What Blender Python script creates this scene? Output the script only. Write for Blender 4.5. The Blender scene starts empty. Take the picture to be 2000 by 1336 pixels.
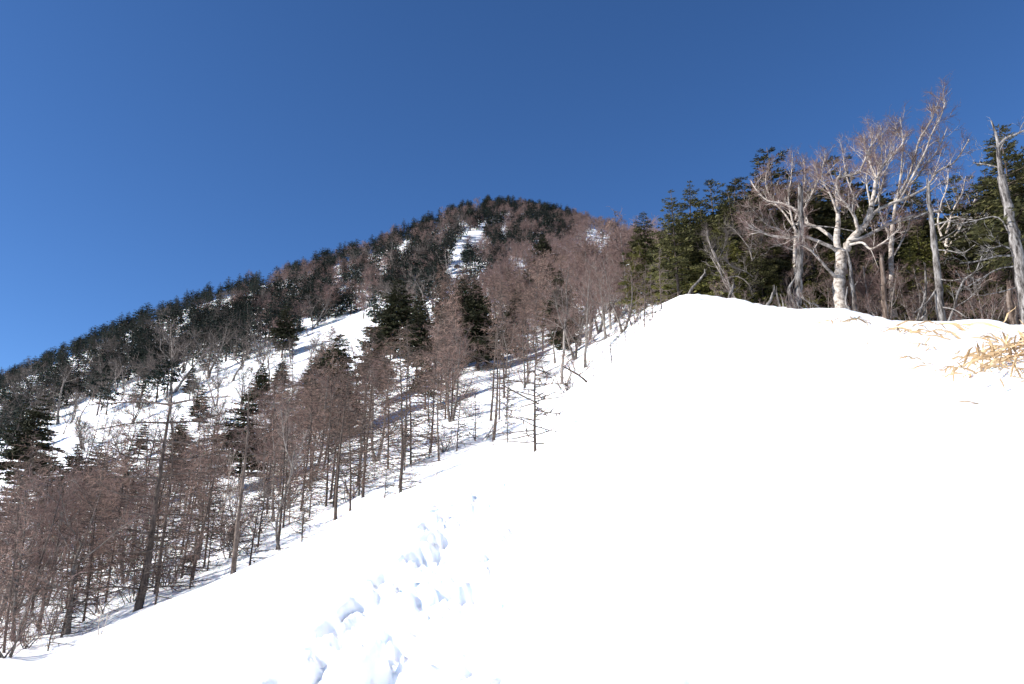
import bpy, math, random
import numpy as np
from mathutils import Vector, Euler

# ------------------------------------------------------------------ camera, world, sun, exposure
F = 1480.0; PITCH = math.radians(15.0); EYE = 1.6
scn = bpy.context.scene
cam = bpy.data.cameras.new('camera'); camo = bpy.data.objects.new('camera', cam)
scn.collection.objects.link(camo); scn.camera = camo
camo.location = (0, 0, EYE); camo.rotation_euler = (math.pi/2 + PITCH, 0, 0)
cam.sensor_width = 36; cam.lens = 36*F/2000; cam.clip_start = .05; cam.clip_end = 20000

SUN_EL = math.radians(33); SUN_AZ = math.radians(-106)       # azimuth from +Y, clockwise; negative is to the left
w = bpy.data.worlds.new('World'); scn.world = w; w.use_nodes = True
nt = w.node_tree; nt.nodes.clear()
out = nt.nodes.new('ShaderNodeOutputWorld'); bg = nt.nodes.new('ShaderNodeBackground'); sky = nt.nodes.new('ShaderNodeTexSky')
sky.sky_type = 'NISHITA'; sky.sun_disc = False; sky.sun_elevation = SUN_EL; sky.sun_rotation = SUN_AZ
sky.altitude = 2200; sky.air_density = .8; sky.dust_density = .35; sky.ozone_density = 4.0
bg.inputs['Strength'].default_value = .10
hs = nt.nodes.new('ShaderNodeHueSaturation'); hs.inputs['Hue'].default_value = .504; hs.inputs['Saturation'].default_value = 1.15; hs.inputs['Value'].default_value = .89
nt.links.new(sky.outputs[0], hs.inputs['Color']); nt.links.new(hs.outputs[0], bg.inputs[0]); nt.links.new(bg.outputs[0], out.inputs[0])
sd = bpy.data.lights.new('sun', 'SUN'); sd.energy = 4.2; sd.angle = math.radians(.5); sd.color = (1, .96, .9)
so = bpy.data.objects.new('sun', sd); scn.collection.objects.link(so)
sv = Vector((math.sin(SUN_AZ)*math.cos(SUN_EL), math.cos(SUN_AZ)*math.cos(SUN_EL), math.sin(SUN_EL)))
so.rotation_euler = sv.to_track_quat('Z', 'Y').to_euler(); so.location = (-60, -30, 80)
scn.view_settings.view_transform = 'Standard'; scn.view_settings.look = 'None'
scn.view_settings.exposure = 1.0; scn.view_settings.gamma = 1
scn.cycles.max_bounces = 8; scn.cycles.diffuse_bounces = 6

rnd = random.Random(11); rng = np.random.default_rng(7)

# ------------------------------------------------------------------ picture <-> world
def ray(u, v):
    """azimuth and rise per metre of horizontal distance seen at a point of the photograph"""
    dx = (u-1000)/F; dy = (668-v)/F
    y = math.cos(PITCH) - dy*math.sin(PITCH); z = math.sin(PITCH) + dy*math.cos(PITCH)
    h = math.hypot(dx, y)
    return math.atan2(dx, y), z/h
def pt(u, v, r):
    th, T = ray(u, v); return np.array([r*math.sin(th), r*math.cos(th), EYE + r*T])

# ------------------------------------------------------------------ terrain
lip_px = [(0,1312),(60,1302),(150,1268),(240,1218),(320,1180),(420,1140),(500,1103),(560,1078),(640,1036),(700,1001),(780,965),(860,928),
          (920,903),(980,880),(1040,848),(1100,800),(1150,752),(1190,712),(1240,650),(1280,604),(1310,586),(1345,577),(1400,584),(1450,592),
          (1520,602),(1580,603),(1620,600),(1660,606),(1700,618),(1740,628),(1800,630),(1860,628),(1930,632),(2000,640)]
sky_px = [(0,742),(130,684),(260,628),(380,584),(500,550),(600,522),(700,494),(780,464),(850,434),(900,412),(950,400),(1000,396),(1060,406),
          (1120,422),(1200,448),(1300,484),(1400,530),(1600,545),(1800,560),(2000,575)]
D = math.degrees
ths = sorted([(D(ray(u, v)[0]), ray(u, v)[1]) for u, v in lip_px])
tks = sorted([(D(ray(u, v)[0]), ray(u, v)[1]) for u, v in sky_px])
GA = np.arange(-180, 180.01, .1)
def table(inner, outer, sm):
    p = sorted(list(inner) + list(outer)); xs = np.array([a for a, _ in p]); ys = np.array([b for _, b in p])
    f = np.interp(GA, xs, ys, period=360)
    n = int(sm*40); k = np.exp(-.5*(np.arange(-n, n+1)*.1/sm)**2); k /= k.sum()
    return np.convolve(np.concatenate([f[-n-1:-1], f, f[1:n+1]]), k, 'same')[n:-n]
TS = table(ths, [(-60,-.27),(-90,-.33),(-135,-.36),(180,-.30),(135,-.12),(90,.08),(60,.18)], .55)
TSS = table(ths, [(-60,-.27),(-90,-.33),(-135,-.36),(180,-.30),(135,-.12),(90,.08),(60,.18)], 3.8)
TK = table(tks, [(-60,.02),(-90,-.10),(-135,-.25),(180,-.24),(135,-.05),(90,.14),(60,.22)], .5)
RS = table([(-34,14),(-28,18),(-9,24),(3,27),(12,30),(20,31),(34,27)], [(-90,12),(180,15),(90,22)], 2)
RK = table([(-34,330),(-19,265),(-6,250),(0,340),(6,320),(20,220),(34,160)], [(-90,300),(180,400),(90,150)], 2)
DIP = table([(-34,.005),(-12,.003),(-3,.0),(9,.0),(14,.018),(34,.016)], [(-90,.03),(180,.03),(90,.02)], 1.5)

def _hash(ix, iy, s):
    n = (ix*374761393 + iy*668265263 + s*974634777) & 0xffffffff
    n = ((n ^ (n >> 13))*1274126177) & 0xffffffff
    return ((n ^ (n >> 16)) & 0xffff)/65535.0
def vnoise(x, y, s=0):
    ix = np.floor(x).astype(np.int64); iy = np.floor(y).astype(np.int64); fx = x-ix; fy = y-iy
    fx = fx*fx*fx*(fx*(fx*6-15)+10); fy = fy*fy*fy*(fy*(fy*6-15)+10)
    a = _hash(ix, iy, s); b = _hash(ix+1, iy, s); c = _hash(ix, iy+1, s); d = _hash(ix+1, iy+1, s)
    return (a*(1-fx)+b*fx)*(1-fy) + (c*(1-fx)+d*fx)*fy - .5
def fbm(x, y, oct=4, s=0):
    t = 0; a = 1.
    for i in range(oct): t = t + a*vnoise(x*2**i + 17.3*i, y*2**i - 9.1*i, s+i); a *= .5
    return t

def prof(th_deg, r):
    ts = np.interp(th_deg, GA, TS); tk = np.interp(th_deg, GA, TK); rs = np.interp(th_deg, GA, RS); rk = np.interp(th_deg, GA, RK); dp = np.interp(th_deg, GA, DIP)
    q = np.clip((r/rs-.45)/.55, 0, 1); q = q*q*(3-2*q); tss = np.interp(th_deg, GA, TSS)
    near = -EYE/r + (tss + (ts-tss)*q + 2*EYE/rs) - EYE/rs**2*r
    wv = np.maximum(np.log(np.maximum(r, 1e-3)/rs)/np.log(rk/rs), 0)
    c = .05; G = (np.sqrt(wv*wv + c*c) - c)/(math.sqrt(1+c*c) - c)
    far = ts + (tk-ts)*G - dp*np.clip(wv/.06, 0, 1)**2*np.exp(-wv/.22)*1.6
    far = far - .55*.03*np.log1p(np.exp(np.clip((wv-1.0)/.03, -40, 40)))
    return np.where(r < rs, near, far)
tracks = [[(830,1400),(850,1320),(855,1240),(880,1160),(925,1105),(950,1045),(918,985),(925,955),(980,930),(1020,912)], [(540,1400),(600,1320),(670,1240),(730,1170),(810,1095),(860,1050)]]
faint = [[(1010,1400),(1040,1300),(1060,1240),(1040,1180),(1080,1120),(1075,1060),(1110,1010),(1130,960)], [(1290,1330),(1170,1190),(1140,1080)]]
def smooth(x, y):
    r = np.hypot(x, y); th = np.degrees(np.arctan2(x, y)); r = np.maximum(r, .35)
    z = EYE + r*prof(th, r)
    rs = np.interp(th, GA, RS)
    far = np.clip((r-rs*.9)/(rs*.6), 0, 1)
    crest = np.exp(-((r-rs)/3.5)**2)*np.clip((th-8)/3, 0, 1)
    z = z + .05*fbm(x/3.1, y/3.1, 3, 3)*np.clip(r/6, 0, 1) + .24*crest*fbm(x/1.1, y/1.1, 4, 31)
    z = z + far*np.clip(1.5-r/90, 0, 1)*.13*fbm(x/1.7, y/1.7, 3, 41)
    z = z + far*(.35*fbm(x/5., y/5., 4, 11)*np.clip(r/60, .4, 1.6) + 2.0*np.clip((r-50)/150, 0, 1)*fbm(x/34., y/34., 3, 23)*np.clip(1.6-r/260, .15, 1))
    z = z + .32*np.exp(-((x-5.95)**2+(y-8.2)**2)/.6)
    return z
def onground(u, v):
    th, T = ray(u, v); rs = np.interp(D(th), GA, RS); ts = np.interp(D(th), GA, TS)
    rr = np.geomspace(1.5, rs*.98, 500) if T < ts else np.geomspace(rs*1.02, np.interp(D(th), GA, RK), 900)
    zz = EYE + rr*T; g = smooth(rr*math.sin(th), rr*math.cos(th)); hit = np.nonzero(g >= zz)[0]
    r = rr[hit[0]] if len(hit) else rr[-1]
    return np.array([r*math.sin(th), r*math.cos(th), float(smooth(np.array([r*math.sin(th)]), np.array([r*math.cos(th)]))[0])]), r
def gz(x, y): return float(smooth(np.array([float(x)]), np.array([float(y)]))[0])
def atr(u, r, v=610):
    th, _ = ray(u, v); x, y = r*math.sin(th), r*math.cos(th); return np.array([x, y, gz(x, y)])

pits, clods = [], []
def sample(path, step):
    P = [onground(*p)[0][:2] for p in path]; o = []
    for a, b in zip(P[:-1], P[1:]):
        n = max(1, int(np.linalg.norm(b-a)/step))
        for i in range(n): o.append((a + (b-a)*i/n, (b-a)/max(1e-6, np.linalg.norm(b-a))))
    return o
for ti, tr in enumerate(tracks):
    wd_ = .44 if ti == 0 else .26
    for p, d in sample(tr, .10):
        nrm = np.array([-d[1], d[0]])
        for k in range(1):
            q = p + nrm*rnd.uniform(-wd_, wd_) + d*rnd.uniform(-.1, .1); R0 = rnd.uniform(.12, .28)
            pits.append((q[0], q[1], R0, R0*rnd.uniform(.4, .9), rnd.uniform(-.9, .9), rnd.uniform(.6, 1), rnd.uniform(.15, .5)))
        for k in range(9 if ti == 0 else 4):
            q = p + nrm*rnd.gauss(0, wd_*1.05) + d*rnd.uniform(-.15, .15); s = rnd.uniform(.015, .07)
            clods.append((q[0], q[1], s, s*rnd.uniform(.35, .9)))
for tr in faint:
    for i, (p, d) in enumerate(sample(tr, .42)):
        nrm = np.array([-d[1], d[0]]); q = p + nrm*(.13 if i % 2 else -.13) + nrm*rnd.gauss(0, .05)
        pits.append((q[0], q[1], rnd.uniform(.08, .13), rnd.uniform(.08, .16), math.atan2(d[0], d[1]) + rnd.uniform(-.3, .3), .6, .35))
        for k in range(2):
            s = rnd.uniform(.01, .03); clods.append((q[0]+rnd.gauss(0, .2), q[1]+rnd.gauss(0, .2), s, s*.6))
TR2 = [([onground(*p)[0][:2] for p in tr], w_, a_) for tr, w_, a_ in zip(tracks, (.62, .28), (1., .5))]
def detail(x, y, z):
    box = (np.hypot(x, y) < 26) & (y > 1) & (np.abs(x) < 8)
    idx = np.nonzero(box)[0]; X = x[idx] + .035*fbm(x[idx]/.13, y[idx]/.13, 2, 71); Y = y[idx] + .035*fbm(x[idx]/.13, y[idx]/.13, 2, 77); low = np.zeros(len(idx)); hi = np.zeros(len(idx))
    for (px, py, s, d, a, asp, soft) in pits:
        m = np.nonzero((np.abs(X-px) < s*2) & (np.abs(Y-py) < s*2))[0]
        if not len(m): continue
        dx, dy = X[m]-px, Y[m]-py; c, sn = math.cos(a), math.sin(a); e = np.hypot((dx*c-dy*sn)/asp, dx*sn+dy*c)/s
        f = np.clip((1+soft-e)/(2*soft), 0, 1); f = f*f*(3-2*f)
        low[m] = np.minimum(low[m]*.0 + np.minimum(low[m], -d*f), low[m])
    for (px, py, s, h) in clods:
        m = np.nonzero((np.abs(X-px) < s) & (np.abs(Y-py) < s))[0]
        if not len(m): continue
        e = ((X[m]-px)**2 + (Y[m]-py)**2)/s**2; hi[m] = np.maximum(hi[m], h*np.sqrt(np.clip(1-e, 0, 1)))
    for P, w_, a_ in TR2:                                   # churned snow of the trodden trench
        dist = np.full(len(idx), 9.)
        for a, b in zip(P[:-1], P[1:]):
            e = b-a; t = np.clip(((X-a[0])*e[0]+(Y-a[1])*e[1])/(e@e), 0, 1); dist = np.minimum(dist, np.hypot(X-a[0]-t*e[0], Y-a[1]-t*e[1]))
        mk = np.clip((w_*(1.1+.9*fbm(X/.5, Y/.5, 2, 61))-dist)/.16, 0, 1); mk = mk*mk*(3-2*mk)
        tb = np.abs(fbm(X/.27, Y/.27, 3, 51))*1.35 + np.abs(vnoise(X/.12, Y/.12, 57))*.5
        low -= a_*mk*(.02+.28*tb)
    z[idx] += low + hi
    z[idx] += .022*fbm(X/.10, Y/.10, 2, 91)*np.clip(-low/.05, 0, 1)
    return z

C = scn.collection
def new_mesh(name, V, Q, mats, mi=None, smoothf=None):
    me = bpy.data.meshes.new(name); V = np.asarray(V, np.float32); Q = np.asarray(Q, np.int32); n = len(Q)
    me.vertices.add(len(V)); me.vertices.foreach_set('co', V.ravel())
    me.loops.add(n*4); me.loops.foreach_set('vertex_index', Q.ravel())
    me.polygons.add(n); me.polygons.foreach_set('loop_start', np.arange(0, n*4, 4, dtype=np.int32))
    for m in mats: me.materials.append(m)
    if mi is not None: me.polygons.foreach_set('material_index', np.asarray(mi, np.int32))
    me.polygons.foreach_set('use_smooth', np.ones(n, bool) if smoothf is None else np.asarray(smoothf, bool))
    me.update(calc_edges=True)
    return me
def tag(o, label=None, cat=None, group=None, kind=None):
    if label: o['label'] = label
    if cat: o['category'] = cat
    if group: o['group'] = group
    if kind: o['kind'] = kind
    return o
def link(name, me, parent=None):
    o = bpy.data.objects.new(name, me); C.objects.link(o)
    if parent: o.parent = parent
    return o

# ------------------------------------------------------------------ materials
def mat(name, rough=.85, spec=.2):
    m = bpy.data.materials.new(name); m.use_nodes = True; b = m.node_tree.nodes['Principled BSDF']
    b.inputs['Roughness'].default_value = rough; b.inputs['Specular IOR Level'].default_value = spec
    return m, m.node_tree, b
def ramp(nt, fac, stops):
    r = nt.nodes.new('ShaderNodeValToRGB'); e = r.color_ramp.elements
    while len(e) < len(stops): e.new(.5)
    for el, (p, c) in zip(e, stops): el.position = p; el.color = (*c, 1)
    nt.links.new(fac, r.inputs[0]); return r.outputs[0]
def noise(nt, scale, detail=4, stretch=None, rough=.6):
    tc = nt.nodes.new('ShaderNodeTexCoord'); mp = nt.nodes.new('ShaderNodeMapping'); n = nt.nodes.new('ShaderNodeTexNoise')
    nt.links.new(tc.outputs['Object'], mp.inputs[0]); nt.links.new(mp.outputs[0], n.inputs['Vector'])
    if stretch: mp.inputs['Scale'].default_value = stretch
    n.inputs['Scale'].default_value = scale; n.inputs['Detail'].default_value = detail; n.inputs['Roughness'].default_value = rough
    return n.outputs['Fac']
def bump(nt, b, h, dist, s=1):
    n = nt.nodes.new('ShaderNodeBump'); n.inputs['Distance'].default_value = dist; n.inputs['Strength'].default_value = s
    nt.links.new(h, n.inputs['Height']); nt.links.new(n.outputs[0], b.inputs['Normal'])
def vary(nt, col, lo, hi):
    """value shifted from one tree to the next"""
    oi = nt.nodes.new('ShaderNodeObjectInfo'); mr = nt.nodes.new('ShaderNodeMapRange'); hs = nt.nodes.new('ShaderNodeHueSaturation')
    mr.inputs['To Min'].default_value = lo; mr.inputs['To Max'].default_value = hi
    nt.links.new(oi.outputs['Random'], mr.inputs['Value']); nt.links.new(mr.outputs[0], hs.inputs['Value']); nt.links.new(col, hs.inputs['Color'])
    return hs.outputs[0]
def bark(name, stops, scale, stretch=(1,1,1), lo=.8, hi=1.2, bd=.02):
    m, nt, b = mat(name, .9, .1); f = noise(nt, scale, 5, stretch, .7)
    nt.links.new(vary(nt, ramp(nt, f, stops), lo, hi), b.inputs['Base Color']); bump(nt, b, f, bd, .8); return m
M = {}
m, nt, b = mat('snow', .55, .25)
nt.links.new(ramp(nt, noise(nt, .6, 3), [(.3, (.90,.915,.94)), (.7, (.93,.94,.955))]), b.inputs['Base Color'])
bump(nt, b, noise(nt, 9, 6, None, .65), .012, .5)
b.inputs['Subsurface Weight'].default_value = .7; b.inputs['Subsurface Scale'].default_value = .08; b.inputs['Subsurface Radius'].default_value = (.7, .85, 1.0)
M['snow'] = m
M['birch'] = bark('birch_bark', [(.34,(.06,.05,.042)),(.43,(.27,.225,.19)),(.58,(.56,.50,.44))], 5.0, (1,1,1.3), .85, 1.1)
M['birch_grey'] = bark('grey_birch_bark', [(.35,(.07,.06,.055)),(.5,(.20,.175,.155)),(.7,(.33,.29,.26))], 2.6, (1,1,1.6), .6, 1.25)
M['dead'] = bark('weathered_wood', [(.40,(.035,.03,.027)),(.50,(.15,.135,.125)),(.66,(.36,.34,.325))], 5, (1.5,1.5,.35), .85, 1.1, .03)
M['dead_brown'] = bark('rotten_wood', [(.35,(.035,.025,.02)),(.5,(.13,.095,.075)),(.68,(.28,.23,.2))], 7, (1.3,1.3,.2), .85, 1.1, .04)
M['larch_bark'] = bark('larch_bark', [(.35,(.045,.035,.03)),(.55,(.115,.09,.076)),(.7,(.19,.155,.135))], 6, (1,1,.4), .75, 1.3, .03)
M['larch_twig'] = bark('larch_twig', [(.35,(.155,.098,.078)),(.7,(.32,.22,.18))], 1.2, (1,1,1), .6, 1.6, .0)
M['red_twig'] = bark('birch_twig', [(.35,(.14,.09,.078)),(.7,(.26,.18,.16))], 1.2, (1,1,1), .8, 1.25, .0)
M['grey_twig'] = bark('grey_twig', [(.35,(.085,.068,.06)),(.7,(.18,.15,.135))], 1.0, (1,1,1), .65, 1.3, .0)
def needles(name, a, c, lo, hi):
    m, nt, b = mat(name, .75, .15); f = noise(nt, 1.3, 3)
    nt.links.new(vary(nt, ramp(nt, f, [(.35, a), (.68, c)]), lo, hi), b.inputs['Base Color']); return m
M['needle_far'] = needles('dark_needles', (.011,.018,.016), (.026,.036,.026), .7, 1.3)
M['needle'] = needles('green_needles', (.030,.032,.013), (.105,.098,.038), .65, 1.45)
M['needle_mid'] = needles('deep_olive_needles', (.016,.019,.011), (.048,.048,.022), .75, 1.3)
M['needle_olive'] = needles('olive_needles', (.07,.075,.022), (.19,.175,.05), .9, 1.1)
m, nt, b = mat('dry_leaf', .6, .3)
nt.links.new(ramp(nt, noise(nt, 14, 3), [(.3,(.34,.21,.10)),(.7,(.60,.45,.27))]), b.inputs['Base Color']); M['leaf'] = m
m, nt, b = mat('rock', .9, .2); f = noise(nt, 2.5, 6)
nt.links.new(ramp(nt, f, [(.35,(.05,.045,.042)),(.65,(.17,.15,.14))]), b.inputs['Base Color']); bump(nt, b, f, .12, 1); M['rock'] = m

# ------------------------------------------------------------------ ground sheet
az = np.concatenate([np.arange(-180, -42, 2.0), np.arange(-42, -36, .4), np.arange(-36, 36, .085), np.arange(36, 42, .4), np.arange(42, 180.01, 2.0)])
lr = np.concatenate([np.geomspace(.4, 2.9, 24)[:-1], np.geomspace(2.9, 30, 560)[:-1], np.geomspace(30, 420, 330)[:-1], np.geomspace(420, 6000, 40)])
A, R = np.meshgrid(np.radians(az), lr); X = (R*np.sin(A)).ravel(); Y = (R*np.cos(A)).ravel(); Z = detail(X, Y, smooth(X, Y))
na, nr = len(az), len(lr); I = np.arange((nr-1)*na).reshape(nr-1, na)[:, :-1].ravel()
Q = np.stack([I, I+1, I+1+na, I+na], 1)[:, ::-1]
tag(link('snow_ground', new_mesh('snow_ground', np.stack([X, Y, Z], 1), Q, [M['snow']])), 'white sunlit snow slope rising to the wooded mountain', None, None, 'structure')

# ------------------------------------------------------------------ mesh collector
def norm(a): return a/np.maximum(np.linalg.norm(a, axis=-1, keepdims=True), 1e-9)
class Geo:
    def __init__(s): s.V, s.Q, s.M, s.S, s.n = [], [], [], [], 0
    def add(s, V, Q, m=0, sm=True):
        s.V.append(np.asarray(V, np.float32)); s.Q.append(np.asarray(Q)+s.n); s.M.append(np.full(len(Q), m)); s.S.append(np.full(len(Q), sm)); s.n += len(V)
    def tube(s, P, R, n=6, m=0, wob=0, cap=False):
        P = np.asarray(P, float); R = np.asarray(R, float); k = len(P)
        T = norm(np.gradient(P, axis=0)); up = np.array([0., 1., 0.]) if abs(T[0][2]) > .8 else np.array([0., 0., 1.])
        u = norm(np.cross(T, up)); v = np.cross(T, u)
        a = np.linspace(0, 2*math.pi, n, endpoint=False)
        rr = R[:, None]*(1 + (wob*rng.uniform(-1, 1, (k, n)) if wob else 0))
        V = P[:, None] + rr[..., None]*(np.cos(a)[None, :, None]*u[:, None] + np.sin(a)[None, :, None]*v[:, None])
        i = np.arange(k-1)[:, None]*n; j = np.arange(n)[None]; j2 = (j+1) % n
        s.add(V.reshape(-1, 3), np.stack([i+j, i+j2, i+n+j2, i+n+j], -1).reshape(-1, 4), m)
    def segs(s, p0, p1, r0, r1, m=0, n=3):
        p0 = np.asarray(p0, float); p1 = np.asarray(p1, float); N = len(p0)
        if N == 0: return
        T = norm(p1-p0); up = np.where(np.abs(T[:, 2:3]) > .9, np.array([[1., 0, 0]]), np.array([[0, 0, 1.]])); u = norm(np.cross(T, up)); v = np.cross(T, u)
        a = np.linspace(0, 2*math.pi, n, endpoint=False); ring = np.cos(a)[None, :, None]*u[:, None] + np.sin(a)[None, :, None]*v[:, None]
        r0 = np.broadcast_to(r0, (N,)); r1 = np.broadcast_to(r1, (N,))
        V = np.concatenate([p0[:, None]+ring*r0[:, None, None], p1[:, None]+ring*r1[:, None, None]], 1).reshape(-1, 3)
        b = np.arange(N)[:, None]*2*n; j = np.arange(n)[None]; j2 = (j+1) % n
        s.add(V, np.stack([b+j, b+j2, b+n+j2, b+n+j], -1).reshape(-1, 4), m)
    def kites(s, P, Dr, side, L, W, m=0, belly=.45):
        N = len(P); L = np.broadcast_to(L, (N,))[:, None]; W = np.broadcast_to(W, (N,))[:, None]; c = P + Dr*L*belly
        nrm = np.cross(Dr, side); 
        V = np.stack([P, c+side*W*.5-nrm*W*.08, P+Dr*L, c-side*W*.5-nrm*W*.08], 1).reshape(-1, 3)
        s.add(V, np.arange(N*4).reshape(N, 4), m, False)
    def mesh(s, name, mats): return new_mesh(name, np.concatenate(s.V), np.concatenate(s.Q), mats, np.concatenate(s.M), np.concatenate(s.S))
def perp(d, a):
    d = norm(d); up = np.where(np.abs(d[..., 2:3]) > .9, np.array([1., 0, 0]), np.array([0, 0, 1.])); u = norm(np.cross(d, up)); v = np.cross(d, u)
    return np.cos(a)[..., None]*u + np.sin(a)[..., None]*v

def twigs(g, lines, per_m, L, r, m, spread=.75, lift=.15, sub=3, gen2=True, maxn=60000):
    """fine twigs along branch polylines, as two-piece shoots with shorter shoots on them"""
    P0, Dd, LL = [], [], []
    for path in lines:
        path = np.asarray(path); seg = path[1:]-path[:-1]; l = np.linalg.norm(seg, axis=1); tot = l.sum(); n = rng.poisson(max(.5, tot*per_m))
        if n == 0: continue
        t = rng.uniform(.1, 1, n)*tot; cs = np.concatenate([[0], np.cumsum(l)]); k = np.clip(np.searchsorted(cs, t)-1, 0, len(seg)-1)
        P0.append(path[k] + seg[k]*((t-cs[k])/np.maximum(l[k], 1e-6))[:, None]); Dd.append(norm(seg[k]))
    if not P0: return
    P0 = np.concatenate(P0)[:maxn]; Dd = np.concatenate(Dd)[:maxn]; N = len(P0)
    d = norm(Dd*(1-spread*.4) + perp(Dd, rng.uniform(0, 2*math.pi, N))*spread + np.array([0, 0, lift]))
    Ls = L*rng.uniform(.4, 1.1, N)[:, None]
    d2 = norm(d + rng.normal(0, .25, (N, 3)) + np.array([0, 0, lift])); p1 = P0+d*Ls*.5; p2 = p1+d2*Ls*.5
    g.segs(P0, p1, r, r*.75, m); g.segs(p1, p2, r*.75, r*.4, m)
    if sub:
        b = np.repeat(np.arange(N), sub); t = rng.uniform(.15, 1, len(b))[:, None]; q = np.where(t < .5, P0[b]+(p1-P0)[b]*t*2, p1[b]+(p2-p1)[b]*(t*2-1))
        e = norm(d[b]*.8 + perp(d[b], rng.uniform(0, 2*math.pi, len(b)))*.8 + np.array([0, 0, lift])); ls = Ls[b]*rng.uniform(.25, .6, (len(b), 1))
        g.segs(q, q+e*ls, r*.6, r*.3, m)

def limb(start, d, L, r0, wig, trop, steps=None, r1=.3):
    steps = steps or max(4, int(L/.35)); P = [np.array(start, float)]; d = np.array(d, float); d /= np.linalg.norm(d)
    for i in range(steps):
        d = d + rng.normal(0, wig, 3) + np.array([0, 0, trop]); d /= np.linalg.norm(d); P.append(P[-1] + d*L/steps)
    return np.array(P), np.linspace(r0, r0*r1, steps+1)

def bare(H, gt, gc, seed, spread=.9, stems=1, r0=.13, first=.25, wig=.16, tw=7, twr=.006, twL=.45, lean=0, levels=2, n1=7, n2=6, sub=3, sides=7):
    """trunk, limbs, branches into gt (trunk) and gc (crown)"""
    global rng; rng = np.random.default_rng(seed); fine = []
    for s in range(stems):
        a0 = rng.uniform(0, 6.28); d0 = (math.cos(a0)*(.28 if stems > 1 else .05)+lean, math.sin(a0)*(.28 if stems > 1 else .05), 1)
        T, RR = limb((0, 0, -.3), d0, H*rng.uniform(.82, 1.0), r0, wig*.45, .04, max(8, int(H/.6)), .14)
        RR[0] *= 1.5; RR[1] *= 1.15; gt.tube(T, RR, sides, 0, .08)
        fine.append(T[-3:])
        for i in range(n1):
            f = first + (1-first)*(i+rng.uniform(.1, .9))/n1*.96; k = f*(len(T)-1); k0 = min(int(k), len(T)-2); p = T[k0] + (T[k0+1]-T[k0])*(k-k0)
            a = i*2.4 + rng.uniform(-.5, .5); up = .35 + .8*f
            L = H*spread*(.52*(1-f)**.8+.12)*rng.uniform(.75, 1.2)
            rr = np.interp(k, np.arange(len(RR)), RR)*.62
            P, r = limb(p, (math.cos(a), math.sin(a), up), L, rr, wig, .05, None, .2); gt.tube(P, r, max(4, sides-2), 0) if levels else None
            fine.append(P)
            for j in range(n2):
                k = rng.uniform(.2, .97)*(len(P)-1); k0 = int(k); q = P[k0]; dd = P[min(k0+1, len(P)-1)]-P[max(k0-1, 0)]
                e = norm(dd)*.7 + perp(np.array([dd]), np.array([rng.uniform(0, 6.28)]))[0]*.75 + np.array([0, 0, .25])
                P2, r2 = limb(q, e, L*rng.uniform(.25, .5), max(twr*1.2, r[k0]*.55), wig*1.2, .05, 5, .3); gc.tube(P2, r2, 4, 1); fine.append(P2)
                if levels > 1:
                    for _ in range(2):
                        kk = rng.integers(1, 5); dd = P2[kk]-P2[kk-1]; e = norm(dd) + perp(np.array([dd]), np.array([rng.uniform(0, 6.28)]))[0]*.7
                        P3, r3 = limb(P2[kk], e, L*rng.uniform(.12, .25), max(twr, r2[kk]*.6), wig*1.2, .06, 4, .4); gc.tube(P3, r3, 3, 1); fine.append(P3)
    twigs(gc, fine, tw, twL, twr, 2, sub=sub)

def larch(H, gt, gc, seed, R=.24, r0=.06, nb=80, first=.1, twr=.006, per=6., sub=2, twL=.32, dead=False, br=.012):
    global rng; rng = np.random.default_rng(seed)
    T, RR = limb((0, 0, -.3*H/8), (rng.normal(0, .02), rng.normal(0, .02), 1), H*(1+.3/8), r0, .016, .02, 16, .12); RR[0] *= 1.35; gt.tube(T, RR, 7, 0, .06)
    lines = []
    for i in range(nb):
        f = first + (1-first)*((i+rng.uniform(0, 1))/nb)**.9*.985; k = f*16; k0 = min(int(k), 15); p = T[k0]+(T[k0+1]-T[k0])*(k-k0)
        a = rng.uniform(0, 6.28); L = H*R*((1-f)**.7*.95+.09)*rng.uniform(.45, 1.25)*(1 if f > first+.12 else .8)
        n = max(4, int(L/.22)); d = np.array([math.cos(a), math.sin(a), rng.uniform(-.15, .35)]); P = [p]
        for s in range(n):
            d = d + rng.normal(0, .09, 3) + np.array([0, 0, -.02 if s < n*.4 else .05]); d /= np.linalg.norm(d); P.append(P[-1]+d*L/n)
        P = np.array(P); r = np.linspace(max(br, .26*np.interp(k, np.arange(17), RR)), max(twr*.8, br*.4), n+1); gc.tube(P, r, 4, 1); lines.append(P)
    if not dead: twigs(gc, lines, per, twL, twr, 2, spread=.9, lift=.0, sub=sub)
    else: twigs(gc, lines, per*.4, twL, twr*1.3, 1, spread=.9, lift=-.02, sub=0)

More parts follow.
